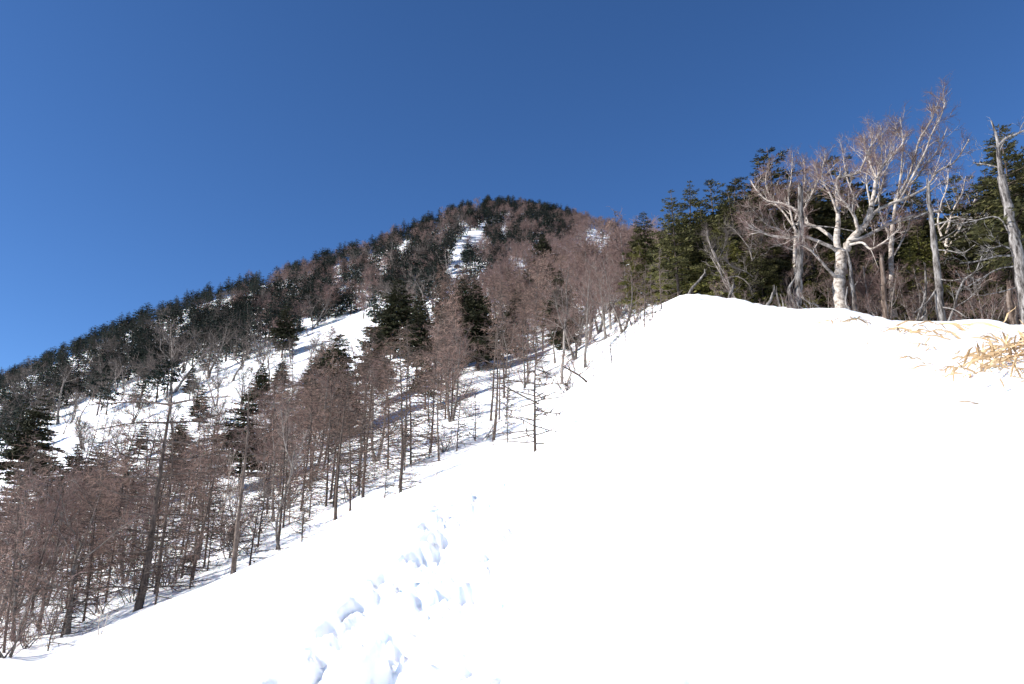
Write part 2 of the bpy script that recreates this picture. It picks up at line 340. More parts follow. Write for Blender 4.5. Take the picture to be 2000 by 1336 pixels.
def fir(H, gt, gc, seed, R=.24, first=.18, whorls=22, per=6, nside=14, sub=5, w=.55, droop=.12, r0=.13, snow=0., dens=1., top=1., flat=0., kw=.36, roll=.4):
    """tiers of boughs, each bough a fan of needle sprays"""
    global rng; rng = np.random.default_rng(seed)
    T, RR = limb((0, 0, -.3), (rng.normal(0, .02), rng.normal(0, .02), 1), H+.3, r0, .012, .02, 14, .1); RR[0] *= 1.3; gt.tube(T, RR, 7, 0, .05)
    P_, D_, S_, L_, W_ = [], [], [], [], []; sn = []
    for i in range(whorls):
        f = first + (1-first)*((i+.5+rng.uniform(-.25, .25))/whorls)**.95; base = T[0]+(T[-1]-T[0])*f; k = f*14; k0 = min(int(k), 13); base = T[k0]+(T[k0+1]-T[k0])*(k-k0)
        g = (f-first)/(1-first)
        rad = H*R*(min(1, (1-g)*1.25+flat*.4*(1-g))**.85*(.55+.45*min(1, g/.22)))+H*.012
        off = rng.uniform(0, 6.28); nb = max(3, int(round(per*rng.uniform(.7, 1.2)*(1 if g < .85 else .7))))
        for j in range(nb):
            if rng.uniform() > dens: continue
            a = off + 6.28*j/nb + rng.normal(0, .22); L = rad*rng.uniform(.55, 1.15)
            up = -.12 + .55*g**2 + rng.normal(0, .08)
            d = np.array([math.cos(a), math.sin(a), up]); n = 5; B = [base]; dd = d/np.linalg.norm(d)
            for s in range(n):
                dd = dd + np.array([0, 0, -droop*.5 if s < 2 else droop*.45]); dd /= np.linalg.norm(dd); B.append(B[-1]+dd*L/n)
            B = np.array(B); gt.tube(B, np.linspace(RR[k0]*.22+.004, .004, n+1), 4, 1)
            m = max(5, int(nside*L/(H*R)+3)); t = np.sort(rng.uniform(.12 if g > .3 else .3, 1, m)); q = t*n; q0 = np.minimum(q.astype(int), n-1); pp = B[q0]+(B[q0+1]-B[q0])*(q-q0)[:, None]
            bd = norm(B[q0+1]-B[q0]); sd = norm(np.cross(bd, np.array([0, 0, 1.]))); sg = np.where(np.arange(m) % 2 == 0, 1, -1)[:, None]
            ang = rng.uniform(.6, 1.1, m)[:, None]; td = norm(bd*np.cos(ang)+sd*sg*np.sin(ang)+np.array([0, 0, 1])*rng.normal(0, .13, (m, 1)))
            tl = (L*w*(1.05-t*.75)*rng.uniform(.6, 1.1, m)+.04*H*.3)
            td = np.concatenate([td, bd[-1:]]); tl = np.append(tl, L*.22); pp = np.concatenate([pp, B[-2:-1]+(B[-1:]-B[-2:-1])*.6]); m += 1
            if sub <= 1:
                P_.append(pp); D_.append(td); sdv = norm(np.cross(td, np.array([0, 0, 1.])+rng.normal(0, .35, (m, 3)))); S_.append(sdv); L_.append(tl*1.1); W_.append(tl*.5)
            else:
                b = np.repeat(np.arange(m), sub); tt = np.tile(np.linspace(.05, .85, sub), m); s2 = np.where(np.arange(len(b)) % 2 == 0, 1, -1)[:, None]
                side = norm(np.cross(td[b], np.array([0, 0, 1.])+rng.normal(0, .2, (len(b), 3)))); e = norm(td[b]*.9+side*s2*.75+rng.normal(0, .14, (len(b), 3)))
                P_.append(pp[b]+td[b]*(tl[b]*tt)[:, None]); D_.append(e); S_.append(norm(np.cross(e, np.array([0, 0, 1.])+rng.normal(0, roll, (len(b), 3)))))
                l = tl[b]*(1.0-tt*.55)*.5*rng.uniform(.7, 1.2, len(b))+.03; L_.append(l); W_.append(l*kw)
            if snow and rng.uniform() < snow*(1.15-g*.3):
                c = B[3]+(B[5]-B[3])*rng.uniform(.0, .7)+np.array([0, 0, .03*H/8]); sn.append((c, L*rng.uniform(.08, .17), norm(B[5]-B[3])))
    gc.kites(np.concatenate(P_), np.concatenate(D_), np.concatenate(S_), np.concatenate(L_), np.concatenate(W_), 0)
    for c, s, d in sn:                                     # snow lying on a bough: a low rounded pad
        a = np.linspace(0, 6.28, 7)[:-1]; sd = norm(np.cross(d, [0, 0, 1.])); h = s*.3
        ring0 = [c+d*math.cos(t)*s*1.5+sd*math.sin(t)*s*.7-np.array([0, 0, h*.4]) for t in a]; ring1 = [c+d*math.cos(t)*s*.9+sd*math.sin(t)*s*.42+np.array([0, 0, h*.5]) for t in a]
        V = ring0+ring1+[c+np.array([0, 0, h*.75])]
        gc.add(V, [[i, (i+1) % 6, 6+(i+1) % 6, 6+i] for i in range(6)]+[[6, 7, 8, 12], [8, 9, 10, 12], [10, 11, 6, 12]], 1)

# ------------------------------------------------------------------ things and their copies
def thing(name, parts, label, cat, group, loc=(0,0,0), sc=1, rz=0, tilt=(0,0)):
    o = bpy.data.objects.new(name, None); C.objects.link(o); tag(o, label, cat, group)
    o.location = loc; o.scale = (sc,)*3 if np.isscalar(sc) else sc; o.rotation_euler = (tilt[0], tilt[1], rz)
    for pn, me in parts: link(pn, me, o)
    return o
class Kind:
    """meshes of a kind of tree; place() gives each tree its own object with its own part objects"""
    def __init__(s, name, cat, group, H, variants): s.name, s.cat, s.group, s.H, s.var = name, cat, group, H, variants; s.src = {}
    def place(s, p, h, label=None, rz=None, tilt=None, k=None, wide=1.):
        k = rnd.randrange(len(s.var)) if k is None else k % len(s.var); sc = h/s.H; scl = (sc*wide, sc*wide, sc)
        rz = rnd.uniform(0, 6.28) if rz is None else rz; tilt = tilt or (rnd.gauss(0, .03), rnd.gauss(0, .03))
        if k not in s.src: o = thing(s.name, s.var[k], None, s.cat, s.group); s.src[k] = o
        else:
            src = s.src[k]; o = src.copy(); C.objects.link(o)
            for ch in src.children:
                c = ch.copy(); C.objects.link(c); c.parent = o
        o.location = (p[0], p[1], p[2]-.02); o.scale = scl; o.rotation_euler = (tilt[0], tilt[1], rz)
        if label: o['label'] = label
        elif 'label' in o: del o['label']
        PLACED.append((o, s, tuple(p), h)); return o
PLACED = []
def two(fn, cnt, mats_t, mats_c, **kw):
    res = []
    for i in range(cnt):
        gt, gc = Geo(), Geo(); fn(kw['H'], gt, gc, kw.get('seed', 1)*100+i, **{k: (v(i) if callable(v) else v) for k, v in kw.items() if k not in ('H', 'seed')})
        res.append([('trunk', gt.mesh('trunk', mats_t)), ('crown', gc.mesh('crown', mats_c))])
    return res
LT, LW = M['larch_bark'], M['larch_twig']
K_fir = Kind('fir_tree', 'fir tree', 'dark firs of the forest on the crest', 9, two(fir, 6, [LT, LT], [M['needle'], M['snow']], H=9, seed=3, R=lambda i: [.25,.29,.22,.27,.31,.25][i], first=lambda i: [.2,.12,.3,.16,.22,.35][i], whorls=lambda i: [17,15,14,18,13,12][i], nside=17, sub=7, snow=.012, dens=.82, kw=.42, roll=.9, flat=lambda i: [0,.5,.2,.3,1,.8][i]))
K_olive = Kind('fir_tree', 'fir tree', 'low olive firs of the forest edge', 5, two(fir, 3, [LT, LT], [M['needle_olive'], M['snow']], H=5, seed=4, R=.36, first=.06, whorls=16, nside=20, sub=7, dens=.9, per=7, r0=.09, kw=.42, roll=.9))
K_mid = Kind('fir_tree', 'fir tree', 'dark firs standing among the larches', 8, two(fir, 4, [LT, LT], [M['needle_mid'], M['snow']], H=8, seed=5, R=lambda i: [.26,.3,.24,.34][i], first=lambda i: [.12,.2,.22,.15][i], whorls=lambda i: [18,16,15,18][i], nside=18, sub=5, snow=.006, dens=1, kw=.75, roll=1.0, per=8))
K_far = Kind('fir_tree', 'fir tree', 'dark firs on the mountainside', 8, two(fir, 8, [LT, LT], [M['needle_far'], M['snow']], H=8, seed=6, R=lambda i: [.25,.3,.24,.33,.28,.36,.26,.31][i], first=lambda i: [.1,.2,.15,.32,.07,.35,.25,.18][i], whorls=lambda i: [15,13,14,11,15,10,12,13][i], per=7, nside=9, sub=2, w=.65, snow=.010, dens=.9, r0=.15, kw=.8, roll=1.1, flat=lambda i: [0,.5,0,1,.3,1,.4,.8][i]))
K_larch = Kind('larch_tree', 'larch tree', 'bare larches below the snow edge', 8, two(larch, 7, [LT], [LT, LT, LW], H=8, seed=7, nb=lambda i: [130,110,140,100,130,120,125][i], R=lambda i: [.32,.27,.36,.28,.31,.25,.38][i], first=lambda i: [.04,.08,.05,.03,.12,.1,.05][i], per=5, sub=2, br=.017, twr=.0075, twL=.32))
K_larch2 = Kind('larch_tree', 'larch tree', 'bare larches on the middle slope', 8, two(larch, 5, [LT], [LT, LT, LW], H=8, seed=8, nb=90, R=lambda i: [.28,.24,.33,.26,.3][i], first=lambda i: [.1,.2,.14,.22,.17][i], per=7, sub=2, twr=.012, twL=.5, r0=.06, br=.02))
K_deadl = Kind('dead_larch', 'dead tree', 'dark leaning dead larches', 8, two(larch, 3, [LT], [LT, LT, LT], H=8, seed=9, nb=48, R=.26, first=.2, per=4, sub=1, twr=.008, dead=True, r0=.07, br=.016))
BG, GT, RT = M['birch_grey'], M['grey_twig'], M['red_twig']
K_bare = Kind('grey_birch', 'birch tree', 'bare birches on the mountainside', 7, two(bare, 8, [BG], [BG, BG, GT], H=7, seed=10, stems=lambda i: [1,2,1,3,1,2,1,2][i], spread=lambda i: [1.1,.9,1.3,.8,1,1.1,.8,1.2][i], r0=.13, n1=7, n2=5, levels=1, tw=4, twr=.016, twL=.8, sub=3, wig=.2, first=.25, sides=5))
K_brown = Kind('twiggy_birch', 'birch tree', 'brown twiggy birches on the mountainside', 7, two(bare, 5, [BG], [BG, RT, RT], H=7, seed=11, stems=lambda i: [2,3,1,2,3][i], spread=.75, r0=.09, n1=7, n2=4, levels=1, tw=5.5, twr=.017, twL=.9, sub=3, wig=.12, first=.3, sides=5))
K_near = Kind('bare_birch', 'birch tree', 'bare birches among the larches', 6, two(bare, 6, [BG], [BG, BG, RT], H=6, seed=12, stems=lambda i: [1,2,3,1,2,1][i], spread=lambda i: [.9,.7,.6,1,.8,1.1][i], r0=.075, n1=8, n2=6, levels=2, tw=7, twr=.0065, twL=.4, sub=2, wig=.15, first=.2))
K_white = Kind('white_birch', 'birch tree', 'pale stemmed birches among the larches', 6, two(bare, 3, [M['birch']], [M['birch'], M['birch'], RT], H=6, seed=13, stems=lambda i: [2,3,2][i], spread=.55, r0=.06, n1=7, n2=4, levels=1, tw=4, twr=.006, twL=.4, sub=1, wig=.14, first=.25))
K_sap = Kind('larch_sapling', 'sapling', 'thin bare saplings on the snow edge', 3, two(larch, 4, [LT], [LT, LT, LT], H=3, seed=14, nb=46, R=.32, first=.08, per=9, sub=0, twr=.011, twL=.2, r0=.031, br=.016, dead=True))
def shrub(H, gt, gc, seed, n=9, twr=.006):
    global rng; rng = np.random.default_rng(seed); L = []
    for i in range(n):
        a = rng.uniform(0, 6.28); P, r = limb((rng.normal(0, .12), rng.normal(0, .12), -.15), (math.cos(a)*.6, math.sin(a)*.6, 1), H*rng.uniform(.6, 1.1), .022, .13, .03, 8, .25); gt.tube(P, r, 4, 0); L.append(P)
    twigs(gc, L, 6, H*.28, twr, 0, sub=3)
K_shrub = Kind('bare_shrub', 'shrub', 'bare shrubs on the snow slope', 2, two(shrub, 4, [BG], [RT], H=2, seed=15, n=lambda i: [7,10,13,5][i]))

# ------------------------------------------------------------------ helpers for placing from the photograph
def height(u, v, r, u2, v2): return EYE + r*ray(u2, v2)[1] - (EYE + r*ray(u, v)[1])
def put(K, u, v, vt, label=None, du=0, **kw):
    p, r = onground(u, v); h = max(.4, EYE + r*ray(u+du, vt)[1] - p[2]); return K.place(p, h, label, **kw)
def putr(K, u, r, vt, label=None, **kw):
    p = atr(u, r); h = max(.4, EYE + r*ray(u, vt)[1] - p[2]); return K.place(p, h, label, **kw)
def lip(u): return float(np.interp(u, [a for a, _ in lip_px], [b for _, b in lip_px]))
def skl(u): return float(np.interp(u, [a for a, _ in sky_px], [b for _, b in sky_px]))
LM = []     # landmarks that labels point from: (u, v, words)

# ------------------------------------------------------------------ trees modelled one by one after the photograph
def spline(P, k=4):
    P = np.asarray(P, float); E = np.vstack([2*P[0]-P[1], P, 2*P[-1]-P[-2]]); o = []
    for i in range(1, len(E)-2):
        for t in np.arange(k)/k:
            a, b, c, d = E[i-1:i+3]; o.append(.5*(2*b+(c-a)*t+(2*a-5*b+4*c-d)*t*t+(3*b-a-3*c+d)*t**3))
    o.append(P[-1]); return np.array(o)
def hero(name, label, cat, group, r, limbs, mats, seed, twr=.0055, tw=7, twL=.4, nsub=4, subL=.9, sub=3, lift=.15, part='crown', levels=2, tmax=99999, jag=False, wob=.08):
    """limbs: (points of the photograph, start radius px, end radius px, depth offset at the end in metres, twiggy?)"""
    global rng; rng = np.random.default_rng(seed); gt, gc = Geo(), Geo(); fine = []
    u0, v0 = limbs[0][0][0]; first = True
    if r is None: base, r = onground(u0, v0)
    else: base = atr(u0, r)
    for L in limbs:
        pts, a, b, dz, tg = L[:5]; d0 = L[5] if len(L) > 5 else 0
        P = [pt(u, v, r + d0 + (dz-d0)*i/max(1, len(pts)-1)) for i, (u, v) in enumerate(pts)]
        if first: P[0] = base.copy(); P.insert(0, base-np.array([0, 0, .35]))
        P = spline(P)-base; s = r/F*(.68 if mats is not LB else 1); n = len(P); R = (a+(b-a)*np.linspace(0, 1, n)**.8)*s*.5
        P[2:] += rng.normal(0, R[2:, None]*.10, (n-2, 3))
        if first: R[:6] *= np.linspace(1.35, 1.0, 6)
        (gt if first or not tg or a > 7 else gc).tube(P, R, 10 if a > 14 else 7 if a > 5 else 5, 0, wob if a > 8 else .05)
        if first and jag:                                       # splintered top of a broken trunk
            for j in range(6):
                an = 6.28*j/6; o = np.array([math.cos(an), math.sin(an), 0])*R[-1]*.6
                gt.tube([P[-1]+o-[0, 0, .15], P[-1]+o*.9+[0, 0, rng.uniform(.02, .3)]], [R[-1]*.45, .008], 4, 0)
        first = False
        if tg:
            fine.append(P[n//3:])
            for j in range(int(nsub*tg)):
                k = rng.integers(max(1, n//4), n-1); dd = P[k]-P[k-1]; ln = subL*rng.uniform(.4, 1.3)*(1.2-.6*k/n)
                e = norm(dd)*.8+perp(np.array([dd]), np.array([rng.uniform(0, 6.28)]))[0]*.7+np.array([0, 0, lift*1.5])
                P2, r2 = limb(P[k], e, ln, max(.010, min(R[k]*.45, .02)), .15, .05, 6, .3); gc.tube(P2, r2, 4, 1); fine.append(P2)
                for q in range(2 if levels > 1 else 0):
                    kk = rng.integers(1, 6); dd = P2[kk]-P2[kk-1]; e = norm(dd)+perp(np.array([dd]), np.array([rng.uniform(0, 6.28)]))[0]*.75+np.array([0, 0, lift])
                    P3, r3 = limb(P2[kk], e, ln*rng.uniform(.3, .7), max(.007, r2[kk]*.5), .16, .06, 5, .4); gc.tube(P3, r3, 3, 1); fine.append(P3)
    if tw: twigs(gc, fine, tw, twL, twr, 2, sub=sub, lift=lift)
    o = bpy.data.objects.new(name, None); C.objects.link(o); o.location = base; tag(o, label, cat, group)
    link('trunk', gt.mesh('trunk', [mats[0]]), o)
    if gc.V: link(part, gc.mesh(part, list(mats)), o)
    return o
WB = (M['birch'], M['birch'], M['red_twig']); DW = (M['dead'], M['dead'], M['dead']); DB = (M['dead_brown'], M['dead'], M['dead'])
GB = (M['birch_grey'], M['birch_grey'], M['grey_twig']); LB = (LT, LT, LW)

hero('birch_tree', 'big pale spreading birch with thick forked limbs on the snow crest', 'birch tree', None, 31.5, [
    ([(1644,600),(1640,560),(1641,520),(1646,488)], 38, 32, 0, 0),
    ([(1640,500),(1634,470),(1636,440),(1637,418)], 22, 12, -.3, 0),
    ([(1638,440),(1634,356),(1652,344),(1678,336),(1694,300),(1704,278)], 11, 3, .8, 2),
    ([(1636,420),(1622,380),(1600,345),(1590,318)], 8, 2.5, -.8, 1.5),
    ([(1652,490),(1662,470),(1680,450),(1694,430),(1702,404)], 24, 14, -.4, 0),
    ([(1702,404),(1708,370),(1712,350),(1729,317),(1757,289),(1772,262)], 13, 3, .8, 2.2, -.4),
    ([(1676,452),(1670,425),(1660,408),(1640,384),(1634,360)], 11, 5, -1.4, 1.4, -.3),
    ([(1660,472),(1690,462),(1720,446),(1752,430),(1790,420),(1832,412)], 13, 5, 1.2, 1.2, -.3),
    ([(1690,440),(1712,412),(1745,396),(1780,382),(1810,365),(1832,335),(1864,317),(1893,272)], 12, 3, 1.6, 2.2, -.3),
    ([(1660,478),(1684,474),(1700,486),(1722,476),(1745,458),(1765,440)], 8, 3, -1.6, 1, -.4),
    ([(1640,492),(1622,482),(1596,470),(1570,462),(1545,463),(1510,461),(1480,450),(1462,440)], 12, 4, -1.8, 1.6),
    ([(1634,474),(1618,458),(1598,445),(1574,434),(1556,412),(1530,398),(1500,392),(1478,372),(1466,352)], 12, 3.5, .6, 2.0),
    ([(1640,548),(1616,525),(1594,500),(1572,478),(1556,470)], 10, 4, -2.0, .6),
    ([(1712,350),(1700,320),(1690,290),(1688,262)], 6, 2.5, 1.4, 1.5, .2),
    ([(1600,470),(1588,492),(1600,505)], 4, 2, -1.6, .3, -1.0),
  ], WB, 21, nsub=9, subL=1.0, tw=10, twL=.42)
hero('birch_tree', 'slender pale birch leaning to a tall swept crown, highest on the crest', 'birch tree', None, 32.5, [
    ([(1748,632),(1745,595),(1740,540),(1741,480),(1744,440)], 17, 12, 0, 0),
    ([(1744,440),(1750,396),(1762,370),(1775,345),(1788,300),(1797,270),(1816,240),(1828,208)], 10, 2.5, .6, 2.6),
    ([(1750,400),(1768,372),(1790,330),(1806,300),(1820,262),(1838,225),(1846,200)], 8, 2, -.8, 2.4, .2),
    ([(1752,392),(1758,350),(1762,310),(1763,270),(1758,230)], 7, 2, 1.2, 2.2, .2),
    ([(1758,375),(1786,352),(1812,318),(1832,292),(1850,250)], 6, 2, 1.5, 2.2, .2),
    ([(1741,470),(1724,430),(1716,395),(1718,350),(1708,300),(1712,262)], 6, 2, 1.0, 1.8),
    ([(1745,500),(1762,470),(1775,440),(1780,405),(1790,370)], 6, 2, 1.0, 1.2),
  ], WB, 22, nsub=8, subL=1.0, tw=10, twL=.42)
hero('birch_tree', 'pale many-stemmed birch rising behind the weathered leaning snag', 'birch tree', None, 37, [
    ([(1838,622),(1842,570),(1848,510),(1850,460)], 16, 9, 0, 0),
    ([(1842,475),(1853,440),(1862,410),(1878,380),(1886,345)], 8, 2, .5, 2),
    ([(1846,500),(1862,470),(1890,455),(1915,430),(1940,400)], 8, 2, -.6, 2),
    ([(1848,480),(1832,440),(1838,400),(1850,365),(1852,330)], 7, 2, .9, 2),
    ([(1850,470),(1870,455),(1885,425),(1902,395),(1915,365)], 6, 2, .9, 2),
    ([(1846,520),(1870,515),(1895,500),(1925,480)], 5, 2, -.9, 1.5),
    ([(1835,450),(1860,425),(1900,425),(1950,420)], 5, 2, -.9, 1.4),
  ], WB, 23, nsub=6, subL=.9, tw=7)
hero('birch_tree', 'reddish twiggy birch crown spreading behind the broken pale trunk', 'birch tree', None, 34, [
    ([(1552,602),(1556,560),(1552,500),(1555,450)], 15, 10, 0, 0),
    ([(1555,455),(1545,420),(1540,385),(1545,350),(1548,315)], 8, 2, 0, 3),
    ([(1555,450),(1530,415),(1510,392),(1495,360),(1500,320)], 7, 2, .8, 3),
    ([(1556,440),(1575,400),(1590,370),(1605,335),(1612,300)], 7, 2, -.5, 3),
    ([(1552,470),(1525,450),(1500,440),(1480,420),(1462,400)], 7, 2, -.9, 2.4),
    ([(1553,430),(1565,390),(1572,350),(1570,312)], 6, 2, 1.2, 3),
    ([(1553,490),(1520,480),(1490,486),(1465,470)], 5, 2, -.9, 2),
  ], WB, 24, nsub=9, subL=1.0, tw=9)
hero('birch_tree', 'thin birch with a fan of fine upper twigs against the sky', 'birch tree', None, 39, [
    ([(1690,612),(1694,540),(1690,470),(1700,400)], 13, 7, 0, 0),
    ([(1700,400),(1692,350),(1700,310),(1706,250)], 6, 1.5, 0, 3),
    ([(1698,420),(1720,370),(1732,320),(1742,270)], 6, 1.5, 1, 3),
    ([(1694,440),(1670,390),(1652,340),(1645,290)], 6, 1.5, 1, 3),
    ([(1700,400),(1718,340),(1722,290),(1720,245)], 5, 1.5, -1, 3),
    ([(1692,460),(1660,425),(1640,390),(1616,320)], 5, 1.5, -1, 2.5),
  ], WB, 25, nsub=8, subL=1.1, tw=7, twr=.005)
hero('dead_tree', 'broken pale dead trunk standing alone left of the big birch', 'dead tree', None, 30.6, [
    ([(1556,602),(1560,570),(1561,530),(1563,470),(1564,410),(1563,366)], 27, 13, 0, 0),
    ([(1560,560),(1572,585),(1600,600)], 5, 2, -.5, 0), ([(1558,575),(1580,592),(1590,603)], 5, 2, -.6, 0),
    ([(1552,545),(1543,560),(1544,575)], 6, 3, -.4, 0), ([(1562,442),(1600,442),(1640,446),(1668,452)], 5, 2, -.6, 0),
    ([(1564,430),(1550,440),(1535,455)], 4, 2, -.6, 0), ([(1566,400),(1580,390),(1588,384)], 4, 2, -.4, 0),
    ([(1556,600),(1546,588),(1541,565),(1548,550)], 17, 5, -.25, 0, -.2), ([(1545,604),(1537,590),(1538,575)], 14, 4, -.35, 0, -.3),
  ], DW, 26, tw=0, jag=True, wob=.12)
hero('dead_tree', 'grey fluted dead stem leaning on the big birch trunk', 'dead tree', None, 31.0, [
    ([(1672,612),(1668,580),(1663,548),(1660,515),(1655,495)], 17, 6, 0, 0),
    ([(1660,606),(1652,590),(1655,560)], 10, 3, -.2, 0), ([(1668,560),(1676,548)], 4, 1.5, -.3, 0)], DW, 27, tw=0, jag=True, wob=.2)
hero('tree_stump', 'short rough brown snag with splintered top beside a slim pale birch', 'snag', None, 29.8, [
    ([(1729,636),(1728,600),(1726,550),(1722,505)], 21, 10, 0, 0),
    ([(1724,585),(1718,583)], 3, 1.5, -.2, 0), ([(1724,602),(1716,600)], 3, 1.5, -.2, 0), ([(1729,560),(1738,548)], 3, 1.5, -.2, 0), ([(1724,560),(1717,552)], 3, 1, -.2, 0)], DB, 28, tw=0, jag=True, wob=.18)
hero('dead_tree', 'tall weathered grey snag leaning left with bare side branches', 'dead tree', None, 30.2, [
    ([(1838,628),(1835,590),(1832,540),(1826,480),(1820,430),(1815,395),(1812,360)], 27, 9, 0, 0),
    ([(1822,440),(1850,433),(1880,428),(1905,430)], 5, 2, -.8, 0), ([(1818,412),(1790,424),(1760,432),(1742,437)], 5, 2, -.6, 0),
    ([(1830,488),(1855,490),(1880,494),(1905,478)], 4, 2, -.8, 0), ([(1834,545),(1860,548),(1895,540)], 4, 1.5, -.6, 0),
    ([(1832,560),(1815,585),(1800,600),(1784,612)], 6, 3, -.9, 0), ([(1836,600),(1862,604),(1888,620)], 5, 2, -1, 0),
    ([(1834,470),(1860,455),(1878,440),(1900,425)], 4, 1.5, .3, 0), ([(1814,376),(1832,362),(1845,352)], 4, 2, -.3, 0)], DW, 29, tw=0, jag=True, wob=.1)
hero('dead_tree', 'thin broken snag with a splintered point at the forest edge', 'dead tree', None, 30.4, [
    ([(1802,630),(1806,590),(1808,560),(1807,522)], 11, 5, 0, 0), ([(1806,575),(1798,560),(1794,553)], 4, 2, -.3, 0), ([(1790,628),(1800,600),(1808,580)], 7, 4, -.4, 0)], DW, 30, tw=0, jag=True)
hero('fallen_branch', 'crooked dead branch rising from the snow beside the leaning snag', 'dead branch', None, 29.9, [
    ([(1845,628),(1862,605),(1872,570),(1885,545),(1905,530),(1918,500)], 8, 3, -.6, .6), ([(1865,600),(1890,585),(1915,560)], 4, 2, -1, .5), ([(1880,550),(1872,536),(1866,528)], 4, 2, -.8, 0)], DW, 31, tw=2, twr=.007, sub=0)
hero('dead_tree', 'big pale gnarled tree with a bare dead top above dark foliage', 'dead tree', None, 29.0, [
    ([(2004,640),(1998,560),(1988,500),(1976,440),(1966,390),(1956,345)], 36, 20, 0, 0),
    ([(1956,345),(1951,310),(1948,275),(1943,255),(1936,236)], 14, 4, 0, .4),
    ([(1950,285),(1965,270),(1985,262),(2010,250),(2030,240)], 8, 3, -.5, .6), ([(1950,290),(1938,285),(1925,288)], 5, 2, -.4, .3),
    ([(1960,330),(1930,322),(1900,318)], 5, 2, .5, .5), ([(1978,455),(2000,470),(2030,460)], 14, 6, .5, 0),
    ([(1984,500),(1950,500),(1910,510),(1874,514)], 6, 2.5, -1.2, 1), ([(1985,520),(1950,525),(1915,545),(1890,560)], 5, 2, -1, 1.2),
    ([(1978,470),(1950,425),(1900,432),(1860,440)], 5, 2, -.6, .5), ([(1990,560),(1955,570),(1925,575)], 4, 2, -1, .6), ([(1982,490),(1955,480),(1925,492)], 5, 2, -.8, 1)],
    DW, 32, tw=3, twr=.006, nsub=4, subL=.8)
hero('tree_stump', 'ragged brown stump standing before the big gnarled tree', 'stump', None, 29.6, [
    ([(1976,634),(1974,605),(1971,580),(1972,562)], 22, 12, 0, 0), ([(1980,634),(1985,605),(1982,588)], 8, 3, -.2, 0)], DB, 33, tw=0, jag=True, wob=.2)
for lab, sd_, r_, lm in [
    ('leaning grey pole propped between two short stakes on the snow crest', 34, 31, [([(1416,606),(1421,590),(1428,570),(1434,556)], 12, 8, .4, 0)]),
    ('dark slanting dead stem crossing behind the leaning grey pole', 35, 31.6, [([(1445,602),(1434,580),(1425,558),(1418,540),(1395,500),(1382,462)], 7, 3, .8, 2), ([(1425,560),(1405,530),(1388,500)], 4, 2, .2, 1)]),
    ('short grey stake leaning right on the crest before the dark firs', 36, 31, [([(1497,602),(1504,588),(1512,568)], 11, 7, .2, 0)]),
    ('stubby upright grey stake second from the broken pale trunk', 37, 30.8, [([(1524,604),(1520,588),(1517,572)], 9, 5, .1, 0), ([(1530,604),(1529,590),(1524,574)], 6, 3, .1, 0)]),
    ('grey log leaning up at forty-five degrees at the start of the crest', 38, 34, [([(1338,580),(1350,566),(1362,552),(1378,534)], 10, 7, .6, 0)])]:
    hero('leaning_pole', lab, 'dead pole', None, r_, lm, DW if sd_ != 35 else GB, sd_, tw=0 if sd_ != 35 else 4, jag=True, wob=.1)
for lab, sd_, r_, lm in [
    ('crooked grey birch with forked stems at the edge of the dark firs', 40, 33, [([(1478,602),(1472,570),(1477,540),(1470,510),(1462,480)], 9, 4, 0, .6), ([(1476,545),(1455,530),(1430,520),(1410,500)], 5, 2, -.5, 2), ([(1470,510),(1485,480),(1492,450)], 4, 2, .5, 2), ([(1464,485),(1445,460),(1425,440)], 4, 2, .3, 2), ([(1466,490),(1470,450),(1462,420)], 3, 1.5, .3, 2)]),
    ('twisted grey birch arching left over the crest', 41, 32.5, [([(1440,598),(1425,570),(1412,545),(1402,510),(1388,480),(1380,465)], 9, 4, 0, .6), ([(1405,515),(1390,500),(1384,470),(1376,450)], 4, 2, .4, 2), ([(1412,545),(1440,540),(1462,555),(1470,575)], 5, 2, -.6, 1), ([(1402,510),(1415,480),(1420,450)], 4, 2, .6, 2)]),
    ('low bare reddish thicket tree between the big birch and the brown snag', 42, 31.5, [([(1696,614),(1694,580),(1690,550),(1686,520)], 9, 3, 0, 2), ([(1692,570),(1705,545),(1720,520),(1728,495)], 4, 2, 0, 2.5), ([(1690,560),(1672,535),(1665,505)], 4, 2, .4, 2.5), ([(1694,590),(1712,575),(1722,560)], 4, 2, -.3, 2), ([(1694,585),(1678,570),(1670,555)], 4, 2, -.3, 2), ([(1688,530),(1700,500),(1702,475)], 3, 2, -.3, 2.5)]),
    ('small bare reddish tree in the shade of the leaning snag', 43, 33, [([(1900,628),(1902,590),(1905,560),(1910,530)], 8, 3, 0, 2), ([(1903,570),(1925,550),(1950,540)], 4, 2, -.4, 2), ([(1903,575),(1885,560),(1870,545)], 4, 2, -.4, 2)])]:
    hero('bare_birch', lab, 'birch tree', None, r_, lm, GB if sd_ < 42 else (M['birch_grey'], RT, RT), sd_, nsub=6, subL=.7, tw=7, twr=.0055)
# roots and broken wood at the feet of the crest trees
def debris(u, r, n, L, seed, label):
    global rng; rng = np.random.default_rng(seed); g = Geo(); base = atr(u, r)
    for i in range(n):
        a = rng.uniform(0, 6.28); l = L*rng.uniform(.4, 1); P, R = limb((rng.normal(0, .15), rng.normal(0, .1), -.08), (math.cos(a), math.sin(a)*.6, rng.uniform(.1, .7)), l, rng.uniform(.02, .06), .2, -.03, 6, .3); g.tube(P, R, 5, 0, .1)
    o = link('broken_roots', g.mesh('broken_roots', [M['dead']])); o.location = base; tag(o, label, 'roots')
debris(1622, 30.6, 9, .9, 51, 'tangle of grey roots at the foot of the big birch')
debris(1570, 30.2, 10, 1.0, 52, 'splayed dead roots and sticks around the broken pale trunk')
debris(1850, 29.8, 9, 1.0, 53, 'scattered dead branches at the foot of the leaning snag')
debris(1785, 30.0, 7, .8, 54, 'small heap of dead sticks beside the thin broken snag')

